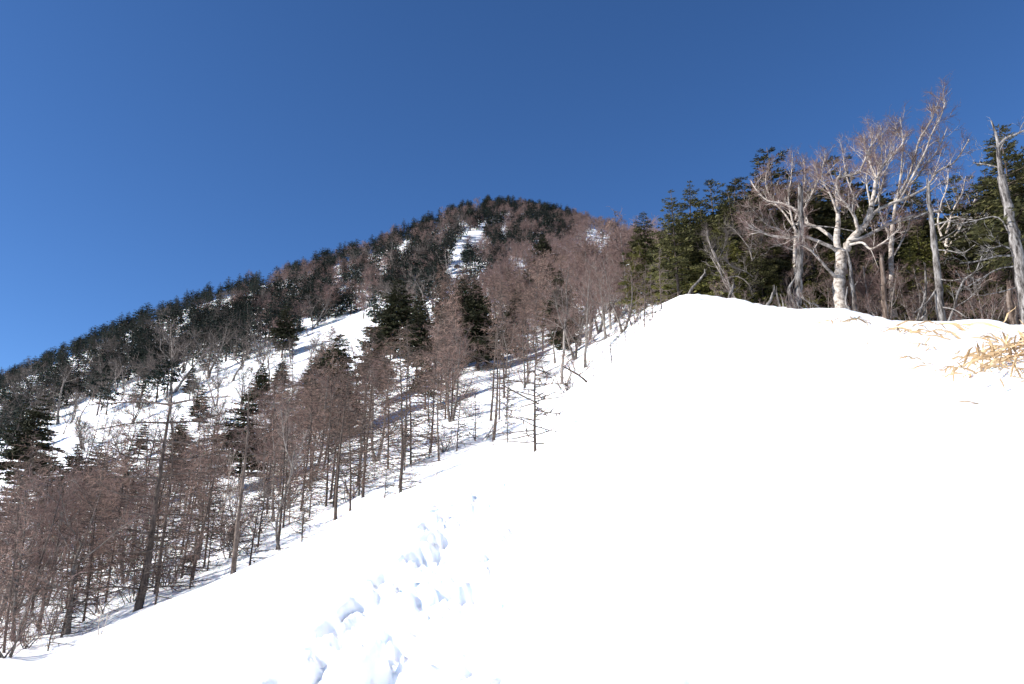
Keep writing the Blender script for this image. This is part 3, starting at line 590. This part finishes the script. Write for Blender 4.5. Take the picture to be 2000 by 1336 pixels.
# forest of the crest: firs stand behind and among the pale trees
for u, r, vt, k, lab in [(1328,37,366,0,'tall dark fir with a clean straight trunk at the start of the crest'), (1352,46,346,2,'dark fir with a small flat top rising just behind the tall one'), (1270,48,414,5,'dark fir with a flat layered top at the far end of the crest'),
        (1245,50,448,2,'short olive dark fir beside the flat topped one'), (1300,44,420,1,None), (1410,50,347,4,'dark fir with a ragged top, snow on its upper boughs'), (1432,42,352,5,None), (1390,42,400,1,None), (1372,38,440,3,None), (1455,37,352,1,None), (1480,44,345,4,None), (1505,42,330,0,None),
        (1540,38,280,4,'dense dark fir rising highest behind the broken pale trunk'), (1520,35,400,3,None), (1575,41,330,1,None), (1600,38,400,4,None), (1625,44,360,5,None), (1685,42,292,4,'dark fir with a broad ragged crown behind the big birch'), (1655,37,400,1,None), (1715,38,390,3,None),
        (1745,44,370,4,None), (1775,39,420,1,None), (1800,46,350,5,None), (1832,42,335,4,None), (1868,38,395,1,None), (1895,46,330,4,None), (1925,38,420,3,None), (1950,44,345,1,None), (1990,33,262,5,'dark fir with snow clumps, its boughs around the gnarled dead top'),
        (2025,38,330,1,None), (1440,52,400,4,None), (1560,50,360,1,None), (1350,40,470,1,None), (1405,36,470,4,None), (1460,38,460,1,None), (1492,33,470,3,None), (1620,34,480,3,None), (1880,34,470,4,None), (1935,33,500,1,None), (1310,52,430,4,None), (1720,50,360,1,None), (1965,39,430,4,None), (2010,46,300,4,None)]:
    putr(K_fir, u, r, vt, lab, k=k, wide=1.1 if u > 1380 else .92)
for u, r, vt, k, lab in [(1790,33,480,0,'bright olive fir with low drooping boughs behind the slim snags'), (1585,33.5,540,1,'low olive fir between the broken trunk and the big birch'), (1430,35,455,2,None), (1480,34,480,0,None), (1385,38,440,1,None), (1290,44,500,2,None), (1255,50,505,0,None),
        (1870,33,540,1,None), (1905,34,545,2,None), (1940,33,560,0,None), (1350,40,500,0,None), (1625,34,540,2,None), (1520,33,530,1,None), (1760,34,540,2,None), (1455,33,520,0,None),(1405,37,430,1,None),(1500,37,440,2,None),(1660,36,470,0,None),(1810,37,440,1,None),(1850,36,470,2,None),(1320,41,450,0,None),(1925,36,470,1,None),(1590,36,470,2,None),(1262,46,470,1,None)]:
    putr(K_olive, u, r, vt, lab, k=k, wide=1.1)
putr(K_fir, 2018, 30.6, 228, 'dark fir with snow clumps whose boughs cross the gnarled dead top', k=5, wide=.9); putr(K_fir, 1962, 36, 318, None, k=2)
for i in range(22):
    putr(K_near, 1385+i*28+rnd.uniform(-12, 12), rnd.uniform(31.2, 34.5), rnd.uniform(500, 575), None)
for i in range(16):
    putr(K_shrub, 1270+i*45+rnd.uniform(-20, 20), rnd.uniform(29.5, 32.5), rnd.uniform(560, 590), None)
for u, v, h in [(1205,690,.9),(1222,668,1.2),(1258,640,1.5),(1275,622,1.1),(1292,604,1.6),(1180,705,.6),(1240,655,.7),(1160,745,.5)]:
    p_, r_ = onground(u, v); K_sap.place(p_, h*1.5)
for i in range(26):
    u = 1290 + i*28 + rnd.uniform(-12, 12); putr(K_near, u, rnd.uniform(34, 46) if u > 1370 else rnd.uniform(40, 60), rnd.uniform(430, 530), None)

# ------------------------------------------------------------------ named trees of the slope
hero('larch_tree', 'big dark larch trunk leaning right at the snow edge, thick at the foot', 'larch tree', None, None, [
    ([(268,1192),(282,1140),(292,1080),(300,1010),(312,930),(322,860),(330,810),(336,770)], 16, 3, 0, 0)] +
    [([(270+i*6, 1150-i*36), (270+i*6+s*60, 1145-i*36+rnd.uniform(-8, 12)), (270+i*6+s*(100+rnd.uniform(0, 60)), 1140-i*36+rnd.uniform(-20, 25))], 4, 1.5, rnd.uniform(-1.5, 1.5), 2) for i in range(11) for s in (-1, 1)],
    LB, 60, twr=.0045, tw=10, twL=.35, nsub=4, subL=.5, lift=0, levels=1)
put(K_deadl, 122, 1100, 792, 'tall dark bare larch leaning right, left one of a crossing pair', du=40, k=0, tilt=(0, .10), rz=0)
put(K_deadl, 145, 1095, 800, 'tall dark bare larch leaning right, second of a crossing pair', du=40, k=1, tilt=(0, .10), rz=0)
put(K_larch, 782, 962, 640, 'brown larch with long drooping branches rooted at the snow edge', k=0, wide=1.15)
put(K_larch, 684, 998, 700, 'slim straight larch beside the drooping one at the snow edge', k=4)
put(K_larch, 590, 1052, 880, 'short two-stemmed young larch by the slim straight one', k=1)
put(K_sap, 1045, 882, 655, 'little bare larch sapling alone on the open snow edge', k=0, wide=1.35)
put(K_sap, 488, 1104, 960, 'small bare sapling with spreading low branches at the snow edge', k=1, wide=1.5)
put(K_sap, 370, 1150, 1000, 'thin sapling near the foot of the big dark larch', k=2)
put(K_sap, 963, 878, 815, 'tiny twig sapling between the dark trunks and the lone sapling', k=3)
put(K_sap, 1148, 680, 620, 'small sapling standing on the snow above the fallen log', k=2)
put(K_sap, 1195, 712, 650, 'thin sapling cluster in a hollow of the upper snow slope', k=3, wide=1.5)
put(K_shrub, 1235, 636, 560, 'bare bush beside the upper end of the snow lip', k=0)
hero('bare_birch', 'dark mottled trunk standing alone in the snow above a fallen branch', 'birch tree', None, None, [
    ([(1097,750),(1098,720),(1101,690),(1102,660),(1104,620)], 10, 6, 0, 0), ([(1104,640),(1108,600),(1106,560),(1112,520)], 6, 2, .3, 2), ([(1103,650),(1090,610),(1082,570)], 4, 2, -.3, 2), ([(1098,725),(1112,705),(1125,700)], 3, 1.5, -.4, 1)], GB, 61, nsub=5, subL=.8, tw=7)
hero('fallen_branch', 'dark fallen branch propped on the snow right of the mottled trunk', 'fallen branch', None, None, [
    ([(1146,747),(1130,733),(1115,724),(1100,716)], 5, 2.5, -.4, 1.5), ([(1130,733),(1145,722),(1155,712)], 2.5, 1, -.3, 1), ([(1122,728),(1120,712),(1112,700)], 2.5, 1, -.2, 1)], LB, 62, tw=4, nsub=4, subL=.5)
hero('bare_birch', 'crooked dark bare tree curving from the snow edge below the slim larches', 'birch tree', None, None, [
    ([(545,1075),(540,1045),(542,1010),(552,980),(565,940),(575,880)], 9, 4, 0, 1), ([(550,985),(520,965),(500,945)], 3, 1.5, -.5, 2), ([(560,950),(580,900),(600,840)], 4, 1.5, .5, 2), ([(570,910),(555,860),(550,800)], 4, 1.5, .2, 2)], GB, 63, tw=6, nsub=5, subL=.6, twr=.0045)
for u, v, vt, lab in [(958,822,560,'dark straight bare larch, left one of two above a leaning log'), (975,820,640,'dark bare larch stem, right one of two above a leaning log')]:
    put(K_deadl, u, v, vt, lab)
hero('fallen_branch', 'long thin dead pole leaning down to the snow from the dark larches', 'dead pole', None, None, [([(1052,790),(1030,778),(1005,765),(980,752)], 4, 2.5, .3, .3)], LB, 64, tw=1)
for u, v, vt, lab, k in [(1078,655,505,'pale forked birch glowing among the brown larches below the ridge',0), (432,1040,860,'pale twin-stemmed birch left of the crooked dark tree',1), (195,1240,1130,'small pale birch forking low near the foot of the slope',0),
        (715,870,700,'slim whitish birch stem in the middle of the brown larches',2), (455,1010,840,'pale thin birch leaning right beside a twin-stemmed one',0), (880,560,480,None,1), (1150,600,520,None,2)]:
    put(K_white, u, v, vt, lab, k=k)
put(K_mid, 468, 960, 768, 'broad layered dark fir standing out among the lower larches', k=1, wide=1.45)
put(K_mid, 770, 700, 548, 'large dark olive fir with spreading shelves on the middle slope', k=3, wide=1.25)
put(K_mid, 930, 720, 610, 'dark fir with drooping shelves below the snow gully', k=1, wide=1.1)
put(K_mid, 672, 860, 725, 'dark narrow fir half hidden by larches right of the open snow', k=0)
put(K_mid, 530, 905, 800, 'small dark fir just right of the broad layered one', k=2)
put(K_mid, 40, 960, 765, 'dark fir at the very left edge of the slope', k=3)
put(K_mid, 30, 890, 785, None, k=1); put(K_mid, 190, 1040, 900, None, k=3); put(K_mid, 830, 800, 660, None, k=2); put(K_mid, 740, 760, 640, None, k=0); put(K_mid, 1062, 560, 455, None, k=3); put(K_mid, 1100, 700, 600, None, k=2)
put(K_mid, 550, 700, 590, 'dark fir with a bushy top at the upper edge of the open snow', k=1)
for u, v, vt, lab, k in [(500,735,660,'stocky bare tree with a forked crown alone on the open snow',2), (382,795,700,'thick gnarled trunk with short broken limbs on the snow slope',4), (770,565,450,'pale forked birch spreading over the upper slope',2), (112,830,700,'twisted bare birch on the left of the snow slope',6), (405,740,610,None,0), (335,770,640,None,7), (455,745,640,None,2)]:
    put(K_bare, u, v, vt, lab, k=k, wide=1.2)
LM += [(1000,392,'the summit'), (905,470,'the snow gully'), (655,687,'the dark boulder on open snow'), (500,700,'the stocky forked bare tree'), (382,760,'the thick gnarled trunk'), (468,860,'the broad layered fir'), (770,620,'the large olive fir'), (930,660,'the fir with drooping shelves'),
       (150,940,'the crossing pair of larches'), (295,1000,'the big dark larch trunk'), (782,830,'the drooping larch'), (684,860,'the slim straight larch'), (1078,580,'the pale glowing birch'), (432,950,'the pale twin-stemmed birch'), (195,1190,'the small low-forking birch'), (560,930,'the crooked dark tree'),
       (770,500,'the upper forked birch'), (550,640,'the bushy-topped fir'), (112,770,'the twisted birch'), (35,850,'the fir at the left edge'), (966,700,'the two dark larch stems'), (1100,660,'the mottled lone trunk'), (1328,470,'the tall crest fir'), (1270,500,'the flat layered crest fir'), (1560,480,'the broken pale trunk'),
       (1645,520,'the big birch'), (1744,520,'the slim pale birch'), (1825,500,'the leaning grey snag'), (1985,500,'the big gnarled tree'), (1425,560,'the leaning grey pole'), (1790,560,'the bright olive fir'), (715,790,'the slim whitish birch'), (250,640,'the far ridge shoulder'), (90,720,'the low end of the skyline'), (500,560,'the middle of the skyline'), (650,520,'the upper skyline dip'), (1180,460,'the saddle right of the summit'), (850,430,'the skyline below the summit')]

# ------------------------------------------------------------------ the woods, tree by tree
def zone(K, n, ulo, uhi, f, h, sep=0, gate=None, wide=(.9, 1.2), tries=40, tilt=None):
    """n trees standing between the snow edge (f=0) and the skyline (f=1)"""
    got = []; t = 0; leafless = K in (K_larch, K_larch2, K_near, K_brown, K_bare, K_deadl, K_white)
    while len(got) < n and t < n*tries:
        t += 1; u = rnd.uniform(ulo, uhi); ff = rnd.uniform(*f) if isinstance(f, tuple) else f(u); v = lip(u)+(skl(u)-lip(u))*ff
        if gate and not gate(u, v): continue
        if leafless and any(abs(u-a) < w_ and b-30 < v < b+d for a, b, w_, d in ((468,960,50,150), (770,700,65,190), (930,720,40,130), (672,860,30,90))): continue
        p, r = onground(u, v); s = sep*F/r
        if sep and any((u-a)**2+(v-b)**2 < s*s for a, b in got): continue
        got.append((u, v)); K.place(p, rnd.uniform(*h), None, wide=rnd.uniform(*wide), tilt=tilt and tilt())
    return got
def inpoly(u, v, P):
    c = False; j = len(P)-1
    for i in range(len(P)):
        (a, b), (d, e) = P[i], P[j]
        if (b > v) != (e > v) and u < (d-a)*(v-b)/(e-b)+a: c = not c
        j = i
    return c
OPEN = [(280,800),(420,730),(520,700),(620,640),(690,625),(735,660),(720,740),(690,790),(600,830),(520,840),(420,890),(300,930),(200,960),(40,990),(30,880),(180,830)]
GULLY = [(875,520),(885,480),(930,455),(960,460),(945,485),(905,515),(900,560),(860,570)]
clear = lambda u, v: not inpoly(u, v, OPEN) and not inpoly(u, v, GULLY)
def crestline(u): return rnd.uniform(.93, 1.0)
# skyline and upper slope
def band(u): return float(np.interp(u, [0, 250, 500, 700, 850, 1000, 1130], [.78, .77, .72, .71, .68, .70, .80]))
zone(K_far, 58, -20, 1130, lambda u: rnd.uniform(.955, .995), (5, 9), .8)
zone(K_far, 92, -20, 1110, lambda u: band(u)+(.97-band(u))*rnd.uniform(0, 1), (6, 9.5), 1.3, clear)
zone(K_far, 22, -20, 1000, lambda u: band(u)-rnd.uniform(0, .12), (6, 9), 1.5, clear)
zone(K_brown, 46, 1070, 1300, lambda u: rnd.uniform(.88, 1.0), (6, 8), .4)
zone(K_far, 12, 930, 1090, lambda u: rnd.uniform(.93, 1.0), (5, 8), .4)
zone(K_brown, 46, 380, 1280, lambda u: rnd.uniform(.88, .985), (6, 8), 1.0, clear)
zone(K_brown, 80, 960, 1290, lambda u: rnd.uniform(.45, .97), (6.5, 9), 1.0, clear)
zone(K_bare, 80, -20, 900, lambda u: band(u)-.08+(1.02-band(u))*rnd.uniform(0, 1), (6, 9), 1.3, clear)
zone(K_bare, 12, -20, 420, (.45, .75), (4, 6.5), 2)
# middle slope
zone(K_near, 14, 1130, 1290, (.12, .5), (5, 7), .8)
zone(K_brown, 12, 1130, 1290, (.2, .5), (6, 8), .8)
zone(K_larch2, 34, 600, 1240, (.24, .60), (7, 9.5), 1.2, lambda u, v: v < 1060-.35*u and clear(u, v))
zone(K_mid, 14, 620, 1150, (.3, .6), (5.5, 8), 2.5, clear)
zone(K_near, 36, 500, 1200, (.15, .6), (4.5, 7), 1.2, clear)
# larch belt along the snow edge
zone(K_larch, 31, -30, 460, (.05, .30), (3.8, 5.8), .8, lambda u, v: v > 1010-.1*u, tilt=lambda: (rnd.gauss(0, .04), rnd.gauss(.03, .05)))
zone(K_larch, 26, 440, 900, (.09, .36), (5.2, 7.2), .9, lambda u, v: v > 1130-.55*u+50)
zone(K_larch, 15, 860, 1160, (.2, .42), (6, 8.5), 1.0)
zone(K_near, 20, -30, 600, (.05, .34), (3, 5), .8)
zone(K_mid, 9, 100, 640, (.45, .68), (3.5, 5.5), 3)
zone(K_bare, 14, 150, 760, (.5, .7), (4, 6), 2.5)
zone(K_deadl, 14, -20, 700, (.08, .45), (4.5, 7), 1.5, tilt=lambda: (rnd.gauss(0, .05), rnd.gauss(.06, .05)))
zone(K_mid, 5, -20, 420, (.25, .45), (3.5, 5), 3)
zone(K_sap, 30, 0, 1000, (.0, .10), (1.4, 3.4), .8)
zone(K_shrub, 60, 200, 720, (.35, .7), (1.2, 2.6), .8, lambda u, v: not inpoly(u, v, [(420,740),(700,620),(700,760),(520,780)]))
zone(K_shrub, 26, -30, 520, (.03, .25), (1.0, 2.4), .6)
zone(K_shrub, 30, 0, 1150, (.03, .3), (.8, 2.0), .8)
# the rest of the wood on the mountain, too many to tell apart: one mass
def mass(name, label, protos, spots, mats):
    Vs, Qs, Ms, n = [], [], [], 0
    dat = []
    for var, H in protos:
        for pn, me in var:
            v = np.empty(len(me.vertices)*3, np.float32); me.vertices.foreach_get('co', v); q = np.empty(len(me.loops), np.int32); me.loops.foreach_get('vertex_index', q)
            mi = np.empty(len(me.polygons), np.int32); me.polygons.foreach_get('material_index', mi); ix = np.array([mats.index(m) for m in me.materials])
            dat.append((v.reshape(-1, 3)/H, q.reshape(-1, 4), ix[mi], pn)) 
    k = len(dat)//2
    for p, h in spots:
        i = rnd.randrange(k); a = rnd.uniform(0, 6.28); c, s_ = math.cos(a), math.sin(a); Rm = np.array([[c, -s_, 0], [s_, c, 0], [0, 0, 1]])
        for v, q, mi, _ in dat[2*i:2*i+2]:
            Vs.append((v*h*np.array([1.1, 1.1, 1]))@Rm.T+p); Qs.append(q+n); Ms.append(mi); n += len(v)
    tag(link(name, new_mesh(name, np.concatenate(Vs), np.concatenate(Qs), mats, np.concatenate(Ms), np.zeros(sum(len(q) for q in Qs)))), label, None, None, 'stuff')
def spots(n, ulo, uhi, f, h):
    o = []
    while len(o) < n:
        u = rnd.uniform(ulo, uhi); v = lip(u)+(skl(u)-lip(u))*f(u)
        if clear(u, v): p, r = onground(u, v); o.append((p, rnd.uniform(*h)))
    return o
mass('distant_fir_wood', 'dark mass of firs filling the upper mountainside', [(v, 8) for v in K_far.var], spots(120, 800, 1110, lambda u: rnd.uniform(.8, 1.0), (5, 8))+spots(60, -30, 1130, lambda u: rnd.uniform(.96, 1.0), (5, 8))+spots(430, -30, 1130, lambda u: band(u)+(1.0-band(u))*rnd.uniform(.05, 1)**.8, (6, 9)), [LT, M['needle_far'], M['snow']])
mass('distant_birch_wood', 'brown haze of bare birches on the ridge and saddle', [(v, 7) for v in K_brown.var], spots(190, 500, 1300, lambda u: rnd.uniform(.72 if u < 950 else .55, .995), (5, 7.5)), [BG, RT])

# ------------------------------------------------------------------ rocks
def rock(u, v, px, seed, label, sq=.7):
    p, r = onground(u, v); s = px*r/F*.5; n, m = 14, 9; V, Q = [], []; rg = np.random.default_rng(seed); fl = norm(rg.normal(0, 1, (9, 3))); dd = rg.uniform(.62, .92, 9)
    for i in range(m):
        for j in range(n):
            a = math.pi*i/(m-1); b = 6.283*j/n; d = np.array([math.sin(a)*math.cos(b), math.sin(a)*math.sin(b), math.cos(a)])
            t = min([1.0]+[q/max(1e-3, float(d@f)) for f, q in zip(fl, dd) if d@f > .05]); V.append(d*t*s*np.array([1.15, .9, sq])*(1+rg.normal(0, .03)))
    for i in range(m-1):
        for j in range(n): Q.append([i*n+j, (i+1)*n+j, (i+1)*n+(j+1) % n, i*n+(j+1) % n])
    o = link('boulder', new_mesh('boulder', V, Q, [M['rock']], None, np.zeros(len(Q)))); o.location = (p[0], p[1], p[2]+s*.2); o.rotation_euler = (.2, .1, seed); tag(o, label, 'boulder')
rock(655, 690, 16, 1, 'dark boulder lying alone on the open snow slope')
rock(546, 682, 13, 2, 'pointed grey boulder below the bushy-topped fir', 1.1)
rock(530, 668, 10, 3, 'small dark rock just above the pointed boulder')
rock(368, 1096, 26, 4, 'dark boulder in the shade right of the big larch trunk')
rock(455, 1052, 30, 5, 'slanting dark boulder behind the small saplings at the snow edge', 1.2)
zone(K_deadl, 9, 300, 1000, (.0, .06), (3, 5.5), 1.2, wide=(1.3, 1.7))
rock(862, 800, 20, 6, 'dark rock among the larches left of the two dark stems', 1.1)
rock(893, 523, 14, 7, 'grey rock outcrop at the foot of the snow gully', .8)
rock(505, 650, 9, 8, 'little rock at the top edge of the open snow')

# ------------------------------------------------------------------ dry bamboo grass
def blades(n, spread, L, seed, stand=.35, flat=.5, org=None, deep=.7):
    rg = np.random.default_rng(seed); g = Geo()
    for i in range(n):
        a = rg.uniform(0, 6.28); c = np.array([rg.normal(0, spread), rg.normal(0, spread*deep), 0]); l = L*rg.uniform(.55, 1.15); wd = l*rg.uniform(.055, .095)
        if org is not None: c[2] = gz(org[0]+c[0], org[1]+c[1])-org[2]+abs(rg.normal(0, .07))+.26*math.exp(-(c[0]**2+c[1]**2)/.25)
        el = rg.uniform(0, stand)*3.0 if rg.uniform() > flat else rg.uniform(0, .25); d = np.array([math.cos(a)*math.cos(el), math.sin(a)*math.cos(el), math.sin(el)]); sd = norm(np.cross(d, [0, 0, 1.])); sd = norm(sd+np.cross(d, sd)*rg.normal(0, .8))
        nn = np.cross(sd, d); V = []; ks = 6
        for k in range(ks+1):
            t = k/ks; q = c+d*l*t+np.array([0, 0, -.35*l*t*t+.02+.02*rg.uniform()]) + (nn*0); ww = wd*math.sin(math.pi*min(1, .12+t*.88))**.7*.5
            V += [q-sd*ww, q+nn*ww*.35*-1, q+sd*ww]
        Q = [];
        for k in range(ks):
            b = k*3; Q += [[b, b+1, b+4, b+3], [b+1, b+2, b+5, b+4]]
        g.add(V, Q, 0)
    return g
sasa_src = [blades(n, s, L, 80+i, st, fl).mesh('bamboo_tuft', [M['leaf']]) for i, (n, s, L, st, fl) in enumerate([(9,.12,.26,.3,.7), (5,.07,.2,.2,.8), (3,.04,.2,.5,.2), (2,.03,.22,.1,1.), (3,.05,.15,.2,.6)])]
for u, v, k, s, lab in [(1832,642,0,1.3,'tuft of dry leaves nearest the dark snag, farthest up the crest'), (1812,655,0,1.1,'tan tuft just below the farthest leaf tuft'), (1757,652,1,1.2,'small flat tan tuft on the snow below the brown snag'), (1850,652,4,.9,'tiny leaf tip right of the farthest tuft'),
        (1822,662,3,1.1,'single flat leaf under the farthest tuft'), (1832,684,2,1.0,'pair of upright pale leaf tips in the snow'), (1806,680,2,.9,'thin slanting leaf left of the upright leaf tips'), (1772,703,1,.8,'small brown leaf tuft half buried below the slanting leaf'), (1795,719,4,1.0,'pale half-buried leaf tips in the middle of the scatter'),
        (1860,725,1,1.0,'flat tuft of tan leaves left of the big leaf heap'), (1893,702,1,1.1,'two long leaves lying just above the flat tuft'), (1930,708,0,.9,'arched brown leaf clump touching the big leaf heap'), (1908,668,3,1.3,'long thin leaves lying on the snow below the horizon line'), (1925,664,3,1.2,'straight thin leaf pointing at the big leaf heap'),
        (1870,742,4,1.0,'dark folded leaf tip below the flat tuft'), (1902,734,3,.8,'short leaf sticking out beside the dark folded tip'), (1793,758,4,.6,'tiny brown speck of leaf, lowest on the left of the scatter'), (1880,788,3,1.0,'single tan leaf lying apart, lowest of the scatter'), (1698,673,4,.6,'lone tiny leaf tip far left of the scatter'),
        (1622,634,4,1.2,'dark bits of twig on the snow before the big birch'), (1655,630,4,1.1,'two small dark leaf tips before the big birch'), (1682,632,4,1.3,'curled brown leaf on the snow before the reddish thicket'), (1912,898,2,.35,'single dark dry sprout sticking from the open snow')]:
    p, r = onground(u, v); o = bpy.data.objects.new('bamboo_tuft', sasa_src[k]); C.objects.link(o); o.location = (p[0], p[1], p[2]-.01); o.scale = (1.9*s*r/11,)*3
    nrm = Vector((gz(p[0]-.3, p[1])-gz(p[0]+.3, p[1]), gz(p[0], p[1]-.3)-gz(p[0], p[1]+.3), .6)).normalized(); o.rotation_euler = (nrm.to_track_quat('Z', 'Y').to_matrix() @ Euler((0, 0, rnd.uniform(0, 6.28))).to_matrix()).to_euler(); tag(o, label=lab, cat='dry bamboo', group='dry bamboo grass tufts on the snow')
p, r = onground(2040, 745); o = link('bamboo_tuft', blades(460, .25, .32, 99, .5, .3, p, 1.5).mesh('bamboo_tuft', [M['leaf']])); o.location = p; tag(o, 'big heap of dry tan bamboo grass leaves bursting from the snow', 'dry bamboo', 'dry bamboo grass tufts on the snow')
print('heap range', r, file=open('/tmp/heap.txt', 'w'))

# ------------------------------------------------------------------ labels from the nearest landmark
def project(x, y, z):
    z = z-EYE; f = y*math.cos(PITCH)+z*math.sin(PITCH); up = -y*math.sin(PITCH)+z*math.cos(PITCH); return 1000+F*x/f, 668-F*up/f
KW = {'dark firs on the mountainside': 'dark fir', 'dark firs standing among the larches': 'dark fir', 'dark firs of the forest on the crest': 'green fir', 'low olive firs of the forest edge': 'low olive fir', 'bare larches below the snow edge': 'brown larch',
      'bare larches on the middle slope': 'grey-brown larch', 'dark leaning dead larches': 'dead dark larch', 'bare birches on the mountainside': 'bare grey birch', 'brown twiggy birches on the mountainside': 'brown twiggy birch', 'bare birches among the larches': 'bare birch',
      'pale stemmed birches among the larches': 'pale birch', 'thin bare saplings on the snow edge': 'thin sapling', 'bare shrubs on the snow slope': 'bare shrub'}
ORD = ['nearest', 'second', 'third', 'fourth', 'fifth', 'sixth', 'seventh', 'eighth', 'ninth', 'tenth', 'eleventh', 'twelfth'] + ['thirteenth', 'fourteenth', 'fifteenth', 'sixteenth', 'seventeenth', 'eighteenth', 'nineteenth', 'twentieth'] + ['twenty-'+q for q in 'first second third fourth fifth sixth seventh eighth ninth'.split()] + ['thirtieth']
SEC = ['right of', 'upper right of', 'above', 'upper left of', 'left of', 'lower left of', 'below', 'lower right of']
bins = {}
for o, K, p, h in PLACED:
    if o.get('label'): continue
    u, v = project(p[0], p[1], p[2]+h*.5); lu, lv, words = min(LM, key=lambda m: (m[0]-u)**2+(m[1]-v)**2); a = math.atan2(lv-v, u-lu); s = int(round(a/(math.pi/4))) % 8
    bins.setdefault((KW[K.group], words, s), []).append((math.hypot(u-lu, v-lv), o, h))
for (kw, words, s), L in bins.items():
    L.sort(key=lambda t: t[0])
    for i, (_, o, h) in enumerate(L):
        o['label'] = f'{kw} {SEC[s]} {words}' + (', only one there' if len(L) == 1 else f', the {ORD[min(i, 29)]} out')
print('objects', len(bpy.data.objects), 'placed', len(PLACED), 'faces', sum(len(m.polygons) for m in bpy.data.meshes))
